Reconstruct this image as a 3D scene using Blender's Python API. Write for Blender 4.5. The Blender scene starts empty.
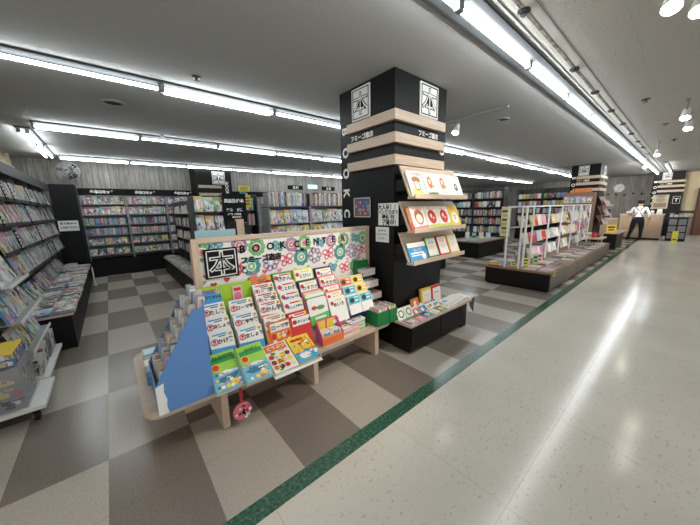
import bpy, bmesh, math, random
from mathutils import Vector, Matrix
R = math.radians
rnd = random.Random(7)
SC = bpy.context.scene
COL = SC.collection
EXPO = 1.38
I4 = Matrix.Identity(4)

# ------------------------------------------------------------------ materials
def lin(c):
    c = c / 255.0
    return c / 12.92 if c <= 0.04045 else ((c + 0.055) / 1.055) ** 2.4
def rgb(r, g, b): return (lin(r), lin(g), lin(b), 1.0)

class NT:
    """small helper for node trees"""
    def __init__(s, name, rough=0.5, spec=0.5):
        s.m = bpy.data.materials.new(name); s.m.use_nodes = True
        s.t = s.m.node_tree; s.b = s.t.nodes['Principled BSDF']
        s.b.inputs['Roughness'].default_value = rough
        s.b.inputs['Specular IOR Level'].default_value = spec
    def n(s, typ, **kw):
        nd = s.t.nodes.new(typ)
        for k, v in kw.items(): setattr(nd, k, v)
        return nd
    def l(s, a, b): s.t.links.new(a, b)
    def val(s, sock, v):
        if hasattr(v, 'is_output') or isinstance(v, bpy.types.NodeSocket): s.l(v, sock)
        else: sock.default_value = v
    def math(s, op, a, b=0.0, c=None):
        nd = s.n('ShaderNodeMath', operation=op)
        s.val(nd.inputs[0], a); s.val(nd.inputs[1], b)
        if c is not None: s.val(nd.inputs[2], c)
        return nd.outputs[0]
    def mix(s, f, a, b, mode='MIX'):
        nd = s.n('ShaderNodeMix', data_type='RGBA', blend_type=mode)
        s.val(nd.inputs[0], f); s.val(nd.inputs[6], a); s.val(nd.inputs[7], b)
        return nd.outputs[2]
    def noise(s, vec, scale, detail=2.0, rough=0.5):
        nd = s.n('ShaderNodeTexNoise'); nd.inputs['Scale'].default_value = scale
        nd.inputs['Detail'].default_value = detail; nd.inputs['Roughness'].default_value = rough
        if vec is not None: s.l(vec, nd.inputs['Vector'])
        return nd.outputs['Fac']
    def ramp(s, f, stops, interp='LINEAR'):
        nd = s.n('ShaderNodeValToRGB'); nd.color_ramp.interpolation = interp
        e = nd.color_ramp.elements
        while len(e) < len(stops): e.new(0.5)
        for el, (p, c) in zip(e, stops):
            el.position = p; el.color = c if len(c) == 4 else (*c, 1)
        s.val(nd.inputs[0], f)
        return nd.outputs[0]
    def mapping(s, vec, scale):
        nd = s.n('ShaderNodeMapping'); nd.inputs['Scale'].default_value = scale
        s.l(vec, nd.inputs['Vector']); return nd.outputs[0]
    def gen(s): return s.n('ShaderNodeTexCoord').outputs['Generated']
    def objc(s): return s.n('ShaderNodeTexCoord').outputs['Object']
    def pos(s): return s.n('ShaderNodeNewGeometry').outputs['Position']
    def sep(s, v):
        nd = s.n('ShaderNodeSeparateXYZ'); s.l(v, nd.inputs[0]); return nd.outputs
    def base(s, c): s.val(s.b.inputs['Base Color'], c); return s.m
    def bump(s, h, strength=0.2, dist=0.01):
        nd = s.n('ShaderNodeBump'); nd.inputs['Strength'].default_value = strength
        nd.inputs['Distance'].default_value = dist
        s.l(h, nd.inputs['Height']); s.l(nd.outputs[0], s.b.inputs['Normal'])

_flat = {}
def flat(r, g, b, rough=0.55, metal=0.0, spec=0.5):
    k = (r, g, b, rough, metal)
    if k not in _flat:
        t = NT('paint_%d_%d_%d' % (r, g, b), rough, spec if r + g + b > 90 else 0.25)
        v = t.noise(t.objc(), 35.0, 3.0)
        c = rgb(r, g, b); d = tuple(x * 0.9 for x in c[:3]) + (1,)
        t.base(t.mix(v, d, c)); t.b.inputs['Metallic'].default_value = metal
        _flat[k] = t.m
    return _flat[k]

def m_wood(name, c1, c2, rough=0.45, axis=0, spec=0.4):
    t = NT(name, rough, spec)
    sc = [30, 30, 30]; sc[axis] = 1.6
    v = t.mapping(t.objc(), sc)
    f = t.noise(v, 1.6, 6.0, 0.6)
    t.base(t.ramp(f, [(0.3, c2), (0.7, c1)])); return t.m
M = {}
M['ash'] = m_wood('ash_wood', rgb(208, 188, 166), rgb(180, 158, 136), 0.45, 0)
M['ash_y'] = m_wood('ash_wood_along', rgb(214, 186, 158), rgb(186, 156, 128), 0.45, 1)
M['ash_z'] = m_wood('ash_wood_upright', rgb(208, 186, 162), rgb(182, 158, 134), 0.45, 2)
M['espresso'] = m_wood('espresso_laminate', rgb(26, 20, 17), rgb(11, 9, 8), 0.45, 2, 0.25)
M['black_wood'] = m_wood('black_laminate', rgb(15, 15, 17), rgb(8, 8, 9), 0.5, 2, 0.22)
M['brown_wood'] = m_wood('brown_wood', rgb(150, 120, 96), rgb(112, 86, 66), 0.5, 0)
M['counter_wood'] = m_wood('counter_wood', rgb(178, 156, 134), rgb(152, 130, 110), 0.45, 2)
M['black'] = flat(13, 13, 15, 0.5)
M['black_matt'] = flat(9, 9, 10, 0.7)
M['grey_metal'] = flat(120, 122, 124, 0.4)
M['dark_grey'] = flat(50, 51, 54, 0.5)
M['white'] = flat(226, 226, 222, 0.45)
M['white_paper'] = flat(232, 231, 226, 0.6)
M['shelf_grey'] = flat(150, 152, 153, 0.4)
M['chrome'] = flat(190, 190, 192, 0.22, 1.0)
M['blue_card'] = flat(92, 138, 196, 0.6)
M['green_card'] = flat(20, 118, 58, 0.5)

def m_pages():
    t = NT('page_edges', 0.8, 0.2)
    z = t.sep(t.gen())
    w = t.noise(t.mapping(t.gen(), (60, 60, 60)), 3.0, 2.0)
    t.base(t.ramp(w, [(0.35, rgb(200, 196, 184)), (0.65, rgb(236, 233, 224))])); return t.m
M['pages'] = m_pages()

def obj_info(t):
    nd = t.n('ShaderNodeObjectInfo'); return nd.outputs['Color'], nd.outputs['Random']

def m_spine():
    """side faces take the object's own colour; a lettered block runs down the back of the book"""
    t = NT('book_spine', 0.5, 0.4)
    col, r = obj_info(t)
    g = t.gen(); x, y, z = t.sep(g)
    sh = t.n('ShaderNodeCombineXYZ'); t.l(x, sh.inputs[0]); t.l(z, sh.inputs[2]); t.l(t.math('MULTIPLY', r, 37.0), sh.inputs[1])
    f = t.noise(t.mapping(sh.outputs[0], (2.2, 1.0, 26.0)), 1.0, 3.0, 0.7)
    ink = t.math('GREATER_THAN', f, 0.53)
    zone = t.math('MULTIPLY', t.math('GREATER_THAN', z, 0.22), t.math('LESS_THAN', z, 0.82))
    mid = t.math('MULTIPLY', t.math('GREATER_THAN', x, 0.22), t.math('LESS_THAN', x, 0.78))
    ink = t.math('MULTIPLY', t.math('MULTIPLY', ink, zone), mid)
    lum = t.n('ShaderNodeRGBToBW'); t.l(col, lum.inputs[0])
    inkc = t.mix(t.math('GREATER_THAN', lum.outputs[0], 0.28), rgb(225, 222, 214), rgb(40, 38, 44))
    band = t.math('MULTIPLY', t.math('LESS_THAN', z, t.math('MULTIPLY', r, 0.25)), 0.75)
    c = t.mix(ink, col, inkc)
    hs = t.n('ShaderNodeHueSaturation'); t.l(t.math('FRACT', t.math('MULTIPLY', r, 7.3)), hs.inputs['Hue']); hs.inputs['Color'].default_value = rgb(190, 60, 70)
    c = t.mix(band, c, hs.outputs[0])
    t.base(c); return t.m
M['spine'] = m_spine()

def m_cover(name, art_scale, title=True, sat=1.0, calm=0.0):
    """printed cover: title lettering across the top, a picture built from blotches below, colours drawn per book"""
    t = NT(name, 0.32, 0.5)
    col, r = obj_info(t)
    g = t.gen(); x, y, z = t.sep(g)
    sh = t.n('ShaderNodeCombineXYZ'); t.l(x, sh.inputs[0]); t.l(z, sh.inputs[2]); t.l(t.math('MULTIPLY', r, 53.0), sh.inputs[1])
    P = sh.outputs[0]
    vo = t.n('ShaderNodeTexVoronoi'); vo.inputs['Scale'].default_value = art_scale; t.l(P, vo.inputs['Vector'])
    hs = t.n('ShaderNodeHueSaturation'); hs.inputs['Saturation'].default_value = 0.55 * sat; hs.inputs['Value'].default_value = 0.85
    t.l(vo.outputs['Color'], hs.inputs['Color'])
    f = t.noise(P, 1.7, 3.0, 0.6)
    pic = t.mix(t.ramp(f, [(0.42+calm, (0, 0, 0)), (0.5+calm, (1, 1, 1))]), col, hs.outputs[0])
    f2 = t.noise(P, 2.3, 4.0, 0.6)
    pic = t.mix(t.ramp(f2, [(0.52+calm, (0, 0, 0)), (0.56+calm, (1, 1, 1))]), pic, rgb(228, 222, 212))
    f3 = t.noise(P, 3.0, 3.0, 0.65)
    pic = t.mix(t.ramp(f3, [(0.58+calm, (0, 0, 0)), (0.61+calm, (1, 1, 1))]), pic, rgb(42, 38, 42))
    # title lettering
    tn = t.noise(t.mapping(P, (9.0, 1.0, 5.0)), 1.4, 3.0, 0.8)
    ink = t.math('GREATER_THAN', tn, 0.52)
    zone = t.math('MULTIPLY', t.math('GREATER_THAN', z, 0.80), t.math('LESS_THAN', z, 0.95))
    zone = t.math('MULTIPLY', zone, t.math('MULTIPLY', t.math('GREATER_THAN', x, 0.07), t.math('LESS_THAN', x, 0.93)))
    top = t.math('GREATER_THAN', z, 0.77)
    h2 = t.n('ShaderNodeHueSaturation'); t.l(t.math('FRACT', t.math('MULTIPLY', r, 11.7)), h2.inputs['Hue']); h2.inputs['Color'].default_value = rgb(205, 50, 62)
    h2.inputs['Saturation'].default_value = sat
    c = t.mix(t.math('MULTIPLY', top, 0.8), pic, col)
    c = t.mix(t.math('MULTIPLY', ink, zone), c, h2.outputs[0])
    # small lines of lettering at one edge
    sn = t.noise(t.mapping(P, (24.0, 1.0, 40.0)), 1.0, 1.0)
    z2 = t.math('MULTIPLY', t.math('LESS_THAN', z, 0.55), t.math('LESS_THAN', x, 0.3))
    c = t.mix(t.math('MULTIPLY', t.math('GREATER_THAN', sn, 0.58), z2), c, rgb(50, 45, 60))
    t.base(c); return t.m
M['cover_mag'] = m_cover('magazine_cover', 2.8, sat=1.25)
M['cover_book'] = m_cover('book_cover', 1.8, sat=0.6, calm=0.12)
M['cover_kids'] = m_cover('bright_cover', 2.2, sat=1.5)

def m_plain():
    t = NT('object_colour', 0.45, 0.4); c, r = obj_info(t)
    v = t.noise(t.objc(), 25.0, 2.0)
    t.base(t.mix(t.math('MULTIPLY', v, 0.25), c, (0.02, 0.02, 0.02, 1))); return t.m
M['own'] = m_plain()

def m_clear():
    t = NT('clear_wrap', 0.12, 0.6)
    t.b.inputs['Alpha'].default_value = 0.13
    n_ = t.noise(t.objc(), 16.0, 3.0); t.bump(n_, 0.8, 0.02)
    return t.base(rgb(225, 230, 235))
M['clear'] = m_clear()

def m_emit(name, c, s):
    t = NT(name); t.base(c); t.val(t.b.inputs['Emission Color'], c); t.b.inputs['Emission Strength'].default_value = s
    return t.m
M['tube'] = m_emit('fluorescent_glow', (0.93, 0.98, 1.0, 1), 20.0)
M['tube_dim'] = m_emit('dim_fluorescent_glow', (0.90, 0.97, 1.0, 1), 10.5)  # same tubes with a weaker glow, set to keep the shop side darker
M['spot_glow'] = m_emit('spot_glow', (1.0, 0.93, 0.82, 1), 30.0)

# ------------------------------------------------------------------ mesh builder
class MB:
    def __init__(s): s.v = []; s.f = []; s.m = []
    def add(s, vs, fs, mi=0, T=None):
        b = len(s.v)
        for p in vs:
            p = Vector(p); s.v.append(T @ p if T is not None else p)
        for f in fs:
            s.f.append(tuple(b + i for i in f)); s.m.append(mi)
        return s
    def box(s, x0, x1, y0, y1, z0, z1, mi=0, T=None):
        return s.add([(x0,y0,z0),(x1,y0,z0),(x1,y1,z0),(x0,y1,z0),(x0,y0,z1),(x1,y0,z1),(x1,y1,z1),(x0,y1,z1)],
              [(0,3,2,1),(4,5,6,7),(0,1,5,4),(1,2,6,5),(2,3,7,6),(3,0,4,7)], mi, T)
    def cyl(s, p0, p1, r0, r1=None, n=10, mi=0, cap=True, T=None):
        p0 = Vector(p0); p1 = Vector(p1); r1 = r0 if r1 is None else r1
        d = (p1 - p0).normalized(); a = Vector((0,0,1)) if abs(d.z) < .9 else Vector((1,0,0))
        u = d.cross(a).normalized(); w = d.cross(u)
        vs = []
        for p, r in ((p0, r0), (p1, r1)):
            for i in range(n):
                t = 2*math.pi*i/n; vs.append(p + (u*math.cos(t) + w*math.sin(t))*r)
        fs = [(i, (i+1) % n, n+(i+1) % n, n+i) for i in range(n)]
        if cap: fs += [tuple(range(n-1, -1, -1)), tuple(range(n, 2*n))]
        return s.add(vs, fs, mi, T)
    def prism(s, pts, axis, a0, a1, mi=0, T=None):
        """extrude a 2D outline; axis 'y': pts are (x,z); 'x': (y,z); 'z': (x,y)"""
        def P(p, a):
            return {'y': (p[0], a, p[1]), 'x': (a, p[0], p[1]), 'z': (p[0], p[1], a)}[axis]
        n = len(pts); vs = [P(p, a0) for p in pts] + [P(p, a1) for p in pts]
        fs = [tuple(range(n)), tuple(range(2*n-1, n-1, -1))] + [(i, n+i, n+(i+1) % n, (i+1) % n) for i in range(n)]
        return s.add(vs, fs, mi, T)
    def fan(s, pts, mi=0, T=None): return s.add(pts, [tuple(range(len(pts)))], mi, T)
    def disc(s, cx, cz, rx, rz=None, y=0.0, n=16, mi=0, T=None, a0=0.0):
        rz = rx if rz is None else rz
        return s.fan([(cx + rx*math.cos(2*math.pi*i/n + a0), y, cz + rz*math.sin(2*math.pi*i/n + a0)) for i in range(n)], mi, T)
    def rect(s, x0, x1, z0, z1, y=0.0, mi=0, T=None):
        return s.fan([(x0,y,z0),(x1,y,z0),(x1,y,z1),(x0,y,z1)], mi, T)
    def tube(s, pts, r, n=6, mi=0, T=None):
        for a, b in zip(pts[:-1], pts[1:]): s.cyl(a, b, r, n=n, mi=mi, T=T)
        return s
    def lathe(s, prof, n=16, mi=0, T=None):
        vs = [(r*math.cos(2*math.pi*i/n), r*math.sin(2*math.pi*i/n), z) for r, z in prof for i in range(n)]
        fs = [(k*n+i, k*n+(i+1) % n, (k+1)*n+(i+1) % n, (k+1)*n+i) for k in range(len(prof)-1) for i in range(n)]
        fs += [tuple(range(n-1, -1, -1)), tuple((len(prof)-1)*n + i for i in range(n))]
        return s.add(vs, fs, mi, T)
    def mesh(s, name, mats, bev=0.0, smooth=False, seg=2):
        me = bpy.data.meshes.new(name)
        me.from_pydata([tuple(v) for v in s.v], [], s.f)
        for m in (mats if isinstance(mats, (list, tuple)) else [mats]): me.materials.append(m)
        me.polygons.foreach_set('material_index', s.m)
        bm = bmesh.new(); bm.from_mesh(me)
        bmesh.ops.remove_doubles(bm, verts=bm.verts, dist=1e-6) if bev or smooth else None
        bmesh.ops.recalc_face_normals(bm, faces=bm.faces) if bev or smooth else None
        if bev: bmesh.ops.bevel(bm, geom=[e for e in bm.edges if len(e.link_faces) == 2 and e.calc_face_angle(0) > 0.5], offset=bev, segments=seg, affect='EDGES', profile=0.5)
        bm.to_mesh(me); bm.free()
        if smooth: me.polygons.foreach_set('use_smooth', [True]*len(me.polygons))
        me.update(); return me
    def build(s, name, mats, parent=None, T=I4, bev=0.0, smooth=False):
        return put(s.mesh(name, mats, bev, smooth), name, parent, T)

def put(me, name, parent=None, T=I4, color=None):
    o = bpy.data.objects.new(name, me); COL.objects.link(o)
    if parent is not None: o.parent = parent
    o.matrix_local = T
    if color is not None: o.color = color
    return o
def tag(o, label=None, cat=None, group=None, kind=None):
    if label: o['label'] = label
    if cat: o['category'] = cat
    if group: o['group'] = group
    if kind: o['kind'] = kind
    return o
def thing(name, label, cat, T=I4, group=None):
    o = bpy.data.objects.new(name, None); COL.objects.link(o)
    o.empty_display_size = 0.1; o.matrix_local = T
    return tag(o, label, cat, group)
def copy_tree(o, T, label=None):
    c = o.copy(); COL.objects.link(c); c.matrix_local = T
    if label: c['label'] = label
    for ch in o.children:
        d = ch.copy(); COL.objects.link(d); d.parent = c; d.matrix_local = ch.matrix_local
        for g in ch.children:
            e = g.copy(); COL.objects.link(e); e.parent = d; e.matrix_local = g.matrix_local
    return c
def TR(x, y, z, rz=0.0, rx=0.0, ry=0.0):
    return Matrix.Translation((x, y, z)) @ Matrix.Rotation(R(rz), 4, 'Z') @ Matrix.Rotation(R(ry), 4, 'Y') @ Matrix.Rotation(R(rx), 4, 'X')
def S(x, y, z): return Matrix.Diagonal((x, y, z, 1))

# lettering: meshes in the local XZ plane, read from -Y
_txt = {}
def text(s, size, bold=0.0, rot=0.0, y=0.0, sx=1.0):
    k = (s, size, bold, rot, y, sx)
    if k in _txt: return _txt[k]
    cu = bpy.data.curves.new('lettering', 'FONT'); cu.body = s; cu.size = size
    cu.align_x = 'CENTER'; cu.align_y = 'CENTER'; cu.resolution_u = 2; cu.offset = bold
    o = bpy.data.objects.new('lettering', cu); COL.objects.link(o)
    dg = bpy.context.evaluated_depsgraph_get(); dg.update()
    me = bpy.data.meshes.new_from_object(o.evaluated_get(dg))
    bpy.data.objects.remove(o); bpy.data.curves.remove(cu)
    xs = [v.co.x for v in me.vertices]; ys = [v.co.y for v in me.vertices]
    cx, cy = ((min(xs)+max(xs))/2, (min(ys)+max(ys))/2) if xs else (0, 0)
    me.transform(Matrix.Translation((0, y, 0)) @ Matrix.Rotation(R(90), 4, 'X') @ Matrix.Rotation(R(rot), 4, 'Z') @ S(sx, 1, 1) @ Matrix.Translation((-cx, -cy, 0)))
    me.name = 'lettering'; me.materials.clear()
    _txt[k] = me; return me
def letter(s, size, mat, parent, T=I4, name='lettering', bold=0.0, rot=0.0, sx=1.0):
    me = text(s, size, bold, rot, 0.0, sx).copy(); me.materials.clear(); me.materials.append(mat)
    return put(me, name, parent, T)

# ------------------------------------------------------------------ books
PAL = {'white': (226,224,218), 'cream': (222,208,178), 'pink': (226,150,170), 'red': (186,48,52), 'navy': (44,56,96), 'blue': (84,132,184),
 'pale blue': (168,196,216), 'teal': (60,140,140), 'green': (86,140,84), 'yellow': (226,198,72), 'orange': (220,132,58), 'brown': (120,84,64),
 'grey': (140,140,142), 'black': (36,35,38), 'purple': (128,100,150), 'lime': (150,200,60)}
BG = ['white']*9 + ['cream']*4 + ['pink']*3 + ['grey']*4 + ['red']*2 + ['pale blue']*4 + ['navy']*2 + ['blue']*2 + ['black']*3 + ['yellow']*2 + ['brown'] + ['green','teal','orange','purple']
SPN = ['white']*8 + ['cream']*3 + ['grey']*4 + ['pale blue']*2 + ['black']*4 + ['navy']*2 + ['red']*2 + ['brown']*2 + ['blue','pink','green','yellow','teal']
def unit_book(cover):
    """closed book 1 x 1 x 1: front cover towards -Y, spine on -X, page block behind three open edges"""
    mb = MB(); e = 0.04
    mb.add([(0,0,0),(1,0,0),(1,0,1),(0,0,1)], [(0,1,2,3)], 0)
    mb.add([(0,1,0),(1,1,0),(1,1,1),(0,1,1)], [(3,2,1,0)], 1)
    mb.add([(0,0,0),(0,1,0),(0,1,1),(0,0,1)], [(3,2,1,0)], 1)
    mb.add([(0,.06,.015),(.985,.06,.015),(.985,.94,.015),(0,.94,.015),(0,.06,.985),(.985,.06,.985),(.985,.94,.985),(0,.94,.985)],
           [(0,3,2,1),(4,5,6,7),(1,2,6,5)], 2)
    mb.add([(0,.06,0),(1,.06,0),(1,.06,1),(0,.06,1)], [(3,2,1,0)], 1)
    mb.add([(0,.94,0),(1,.94,0),(1,.94,1),(0,.94,1)], [(0,1,2,3)], 1)
    return mb.mesh('book', [cover, M['own'], M['pages']])
def unit_spine():
    mb = MB()
    mb.add([(0,0,0),(1,0,0),(1,0,1),(0,0,1)], [(0,1,2,3)], 0)
    mb.add([(0,0,0),(0,1,0),(0,1,1),(0,0,1)], [(3,2,1,0)], 1)
    mb.add([(1,0,0),(1,1,0),(1,1,1),(1,0,1)], [(0,1,2,3)], 1)
    mb.add([(.08,0.02,.0),(.92,.02,0),(.92,.98,0),(.08,.98,0),(.08,.02,.985),(.92,.02,.985),(.92,.98,.985),(.08,.98,.985)],
           [(0,3,2,1),(4,5,6,7),(2,3,7,6)], 2)
    return mb.mesh('book', [M['spine'], M['own'], M['pages']])
UB = {k: unit_book(M['cover_'+k]) for k in ('mag','book','kids')}
US = unit_spine()
def book(name, me, T, w, t, h, cname, label, cat, group):
    c = PAL[cname]; j = rnd.uniform(0.85, 1.08)
    o = put(me, name, None, T @ S(w, t, h), tuple(min(1, lin(min(255, x*j))) for x in c) + (1,))
    return tag(o, label, cat, group)
ONES = ['','first','second','third','fourth','fifth','sixth','seventh','eighth','ninth','tenth','eleventh','twelfth','thirteenth','fourteenth','fifteenth','sixteenth','seventeenth','eighteenth','nineteenth']
TENS = {2:'twenty',3:'thirty',4:'forty',5:'fifty',6:'sixty',7:'seventy',8:'eighty',9:'ninety'}
TNTH = {2:'twentieth',3:'thirtieth',4:'fortieth',5:'fiftieth',6:'sixtieth',7:'seventieth',8:'eightieth',9:'ninetieth'}
def nth(n):
    if n < 20: return ONES[n]
    if n < 100: return TNTH[n//10] if n % 10 == 0 else TENS[n//10] + '-' + ONES[n % 10]
    return 'hundred-and-' + nth(n-100)
def row_spines(T0, length, h, d, name, cat, where, start=1, tr=(0.014, 0.034), hr=0.18, pal=SPN, end='near end', full=0.97):
    """books side by side along local X, spines towards local -Y"""
    x = 0.0; k = start
    while True:
        t = rnd.uniform(*tr)
        if x + t > length*full: break
        hh = h*(1 - rnd.uniform(0, hr)); c = rnd.choice(pal)
        book(name, US, T0 @ Matrix.Translation((x, rnd.uniform(0, 0.012), 0)), t*0.98, d, hh, c,
             '%s %s, %s from %s, %s' % (c, cat, nth(k), end, where), cat, '%ss, %s' % (cat, where))
        x += t + 0.0006; k += 1
    return k
def row_faces(T0, length, w, h, t, tilt, name, cat, where, start=1, gap=0.012, style='mag', pal=BG, end='near end', jit=0.1, skip=0.0, deep=1):
    """face-out books leaning back on a ledge along local X"""
    x = 0.0; k = start
    while x + w <= length + 1e-6:
        ww = w*(1 - rnd.uniform(0, jit)); hh = h*(1 - rnd.uniform(0, jit))
        if rnd.random() >= skip:
            c = rnd.choice(pal)
            A = T0 @ Matrix.Translation((x, 0, 0)) @ Matrix.Rotation(R(-tilt), 4, 'X')
            book(name, UB[style], A, ww, t, hh, c, '%s %s, %s from %s, %s' % (c, cat, nth(k), end, where), cat, '%ss, %s' % (cat, where))
            k += 1
        x += w + gap
    return k
# ------------------------------------------------------------------ camera (eye height 1.54 m)
cam = bpy.data.cameras.new('camera'); cam.lens = 36*282.25/700; cam.sensor_width = 36; cam.clip_start = 0.05; cam.clip_end = 200
co = bpy.data.objects.new('camera', cam); COL.objects.link(co)
cr = Vector((0.76268265,-0.64638815,-0.02230565)); cu_ = Vector((0.13698045,0.1277277,0.98230443)); cf = Vector((0.63210089,0.75224198,-0.18595824))
co.matrix_world = Matrix(((cr.x,cu_.x,-cf.x,0),(cr.y,cu_.y,-cf.y,0),(cr.z,cu_.z,-cf.z,1.54),(0,0,0,1)))
SC.camera = co
SC.view_settings.view_transform = 'Standard'; SC.view_settings.look = 'None'; SC.view_settings.gamma = 1.0
SC.view_settings.use_curve_mapping = False; SC.view_settings.exposure = EXPO
SC.cycles.use_denoising = True
w = bpy.data.worlds.new('world'); SC.world = w; w.use_nodes = True
w.node_tree.nodes['Background'].inputs[0].default_value = (0.95, 0.97, 1.0, 1); w.node_tree.nodes['Background'].inputs[1].default_value = 0.5

# ------------------------------------------------------------------ the room
CZ = 2.87
X0, SX, Y0, SY, GR = -0.2079, 0.4577, 8.4215, 0.8901, 1.310
def m_checker():
    t = NT('vinyl_checker', 0.26, 0.45)
    x, y, z = t.sep(t.pos())
    ix = t.math('FLOOR', t.math('DIVIDE', t.math('SUBTRACT', x, X0), SX)); iy = t.math('FLOOR', t.math('DIVIDE', t.math('SUBTRACT', Y0, y), SY))
    par = t.math('FLOORED_MODULO', t.math('ADD', ix, iy), 2.0)
    n1 = t.noise(t.pos(), 90.0, 4.0, 0.7); n2 = t.noise(t.pos(), 3.0, 3.0)
    da = t.ramp(n1, [(0.3, rgb(110, 101, 92)), (0.7, rgb(136, 126, 115))]); li = t.ramp(n1, [(0.3, rgb(160, 152, 140)), (0.7, rgb(186, 178, 166))])
    c = t.mix(t.math('GREATER_THAN', par, 0.5), li, da)
    fx = t.math('FRACT', t.math('DIVIDE', t.math('SUBTRACT', x, X0), SX)); fy = t.math('FRACT', t.math('DIVIDE', t.math('SUBTRACT', Y0, y), SY/2))
    seam = t.math('MAXIMUM', t.math('LESS_THAN', fx, 0.006), t.math('LESS_THAN', fy, 0.006))
    c = t.mix(t.math('MULTIPLY', seam, 0.35), c, rgb(70, 64, 58))
    t.b.inputs['Roughness'].default_value = 0.23
    t.bump(t.noise(t.pos(), 4.0, 1.0), 0.015, 0.01)
    return t.base(c)
# parity: the tile right of the first seam in the row by the strip is dark
def m_green():
    t = NT('green_strip', 0.2, 0.5); n1 = t.noise(t.pos(), 55.0, 4.0, 0.7)
    return t.base(t.ramp(n1, [(0.35, rgb(34, 72, 56)), (0.5, rgb(52, 92, 74)), (0.7, rgb(98, 132, 114))]))
def m_corridor():
    t = NT('corridor_vinyl', 0.2, 0.5)
    x, y, z = t.sep(t.pos())
    n2 = t.noise(t.pos(), 1.3, 3.0)
    c = t.ramp(n2, [(0.3, rgb(202, 197, 184)), (0.7, rgb(216, 211, 199))])
    vs = t.noise(t.mapping(t.pos(), (26, 44, 1)), 1.0, 2.0, 0.6); v3 = t.noise(t.pos(), 5.0, 2.0)
    c = t.mix(t.math('MULTIPLY', t.ramp(vs, [(0.62, (0, 0, 0)), (0.68, (1, 1, 1))]), t.math('MULTIPLY', v3, 0.75)), c, rgb(150, 120, 98))
    vd = t.noise(t.mapping(t.pos(), (34, 30, 1)), 1.0, 2.0, 0.6)
    c = t.mix(t.math('MULTIPLY', t.ramp(vd, [(0.68, (0, 0, 0)), (0.74, (1, 1, 1))]), 0.5), c, rgb(110, 104, 98))
    fx = t.math('FRACT', t.math('DIVIDE', t.math('SUBTRACT', x, 1.374), 0.9144)); fy = t.math('FRACT', t.math('DIVIDE', t.math('SUBTRACT', y, 0.415), 0.9144))
    seam = t.math('MAXIMUM', t.math('LESS_THAN', fx, 0.005), t.math('LESS_THAN', fy, 0.005))
    c = t.mix(t.math('MULTIPLY', seam, 0.3), c, rgb(110, 104, 96))
    t.b.inputs['Roughness'].default_value = 0.17
    t.bump(t.noise(t.pos(), 5.0, 2.0), 0.05, 0.01)
    return t.base(c)
def struct(mb, name, mats, **k): return tag(mb.build(name, mats, **k), kind='structure')
XA, XB, YA, YB = -4.0, 20.6, -6.0, 9.95
f = MB()
f.box(XA, XB, GR, YB, -0.08, 0, 0); f.box(XA, XB, 1.198, GR, -0.08, 0, 1); f.box(XA, XB, YA, 1.198, -0.08, 0, 2)
def crack(pts):
    out = []
    for (a, b), (c, d) in zip(pts[:-1], pts[1:]):
        for i in range(5):
            s = i/5; out.append((a+(c-a)*s + rnd.uniform(-.008,.008), b+(d-b)*s + rnd.uniform(-.008,.008)))
    return out
ck = crack([(2.45, .45), (2.40, .30), (2.25, .12), (2.22, 0.0), (2.12, -.12)])
for (a, b), (c, d) in zip(ck[:-1], ck[1:]):
    f.fan([(a-.002, b-.002, .0006), (c-.002, d-.002, .0006), (c+.002, d+.002, .0006), (a+.002, b+.002, .0006)], 3)
struct(f, 'floor', [m_checker(), m_green(), m_corridor(), flat(120, 112, 102)])

def m_ceiling(name, c, holes):
    t = NT(name, 0.9, 0.2)
    n1 = t.noise(t.pos(), 70.0, 3.0, 0.7); n2 = t.noise(t.pos(), 0.9, 2.0)
    col = t.mix(t.math('MULTIPLY', n2, 0.25), rgb(*c), rgb(*[int(k*0.82) for k in c]))
    if holes:
        x, y, z = t.sep(t.pos())
        v = t.noise(t.mapping(t.pos(), (50, 50, 1)), 1.0, 2.0, 0.55)
        col = t.mix(t.math('MULTIPLY', t.ramp(v, [(0.64, (0, 0, 0)), (0.70, (1, 1, 1))]), 0.6), col, rgb(96, 92, 88))
        fx = t.math('FRACT', t.math('DIVIDE', x, 0.9)); fy = t.math('FRACT', t.math('DIVIDE', y, 0.45))
        seam = t.math('MAXIMUM', t.math('LESS_THAN', fx, 0.004), t.math('LESS_THAN', fy, 0.006))
        col = t.mix(t.math('MULTIPLY', seam, 0.25), col, rgb(90, 88, 86))
    t.bump(n1, 0.55, 0.006)
    return t.base(col)
c = MB(); c.box(XA, XB, 0.98, YB, CZ, CZ+.1, 0); c.box(XA, XB, YA, 0.98, CZ, CZ+.1, 1)
struct(c, 'ceiling', [m_ceiling('plaster_ceiling', (170, 170, 168), False), m_ceiling('fissured_ceiling_board', (176, 173, 166), True)])
# joint and cable channel in the ceiling beside the aisle lamps
c = MB(); c.box(XA, XB, 0.99, 1.01, CZ-.006, CZ+.002); c.box(XA, XB, 0.83, 0.845, CZ-.004, CZ+.002)
struct(c, 'trim_1', flat(150, 150, 148, 0.6))
def m_stain():
    t = NT('stained_groove', 0.8, 0.2); n1 = t.noise(t.pos(), 14.0, 4.0, 0.7)
    return t.base(t.ramp(n1, [(0.4, rgb(74, 70, 64)), (0.65, rgb(140, 135, 128))]))
c = MB(); c.box(XA, XB, 0.905, 0.93, CZ-.003, CZ+.002)
struct(c, 'trim_2', m_stain())

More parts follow.
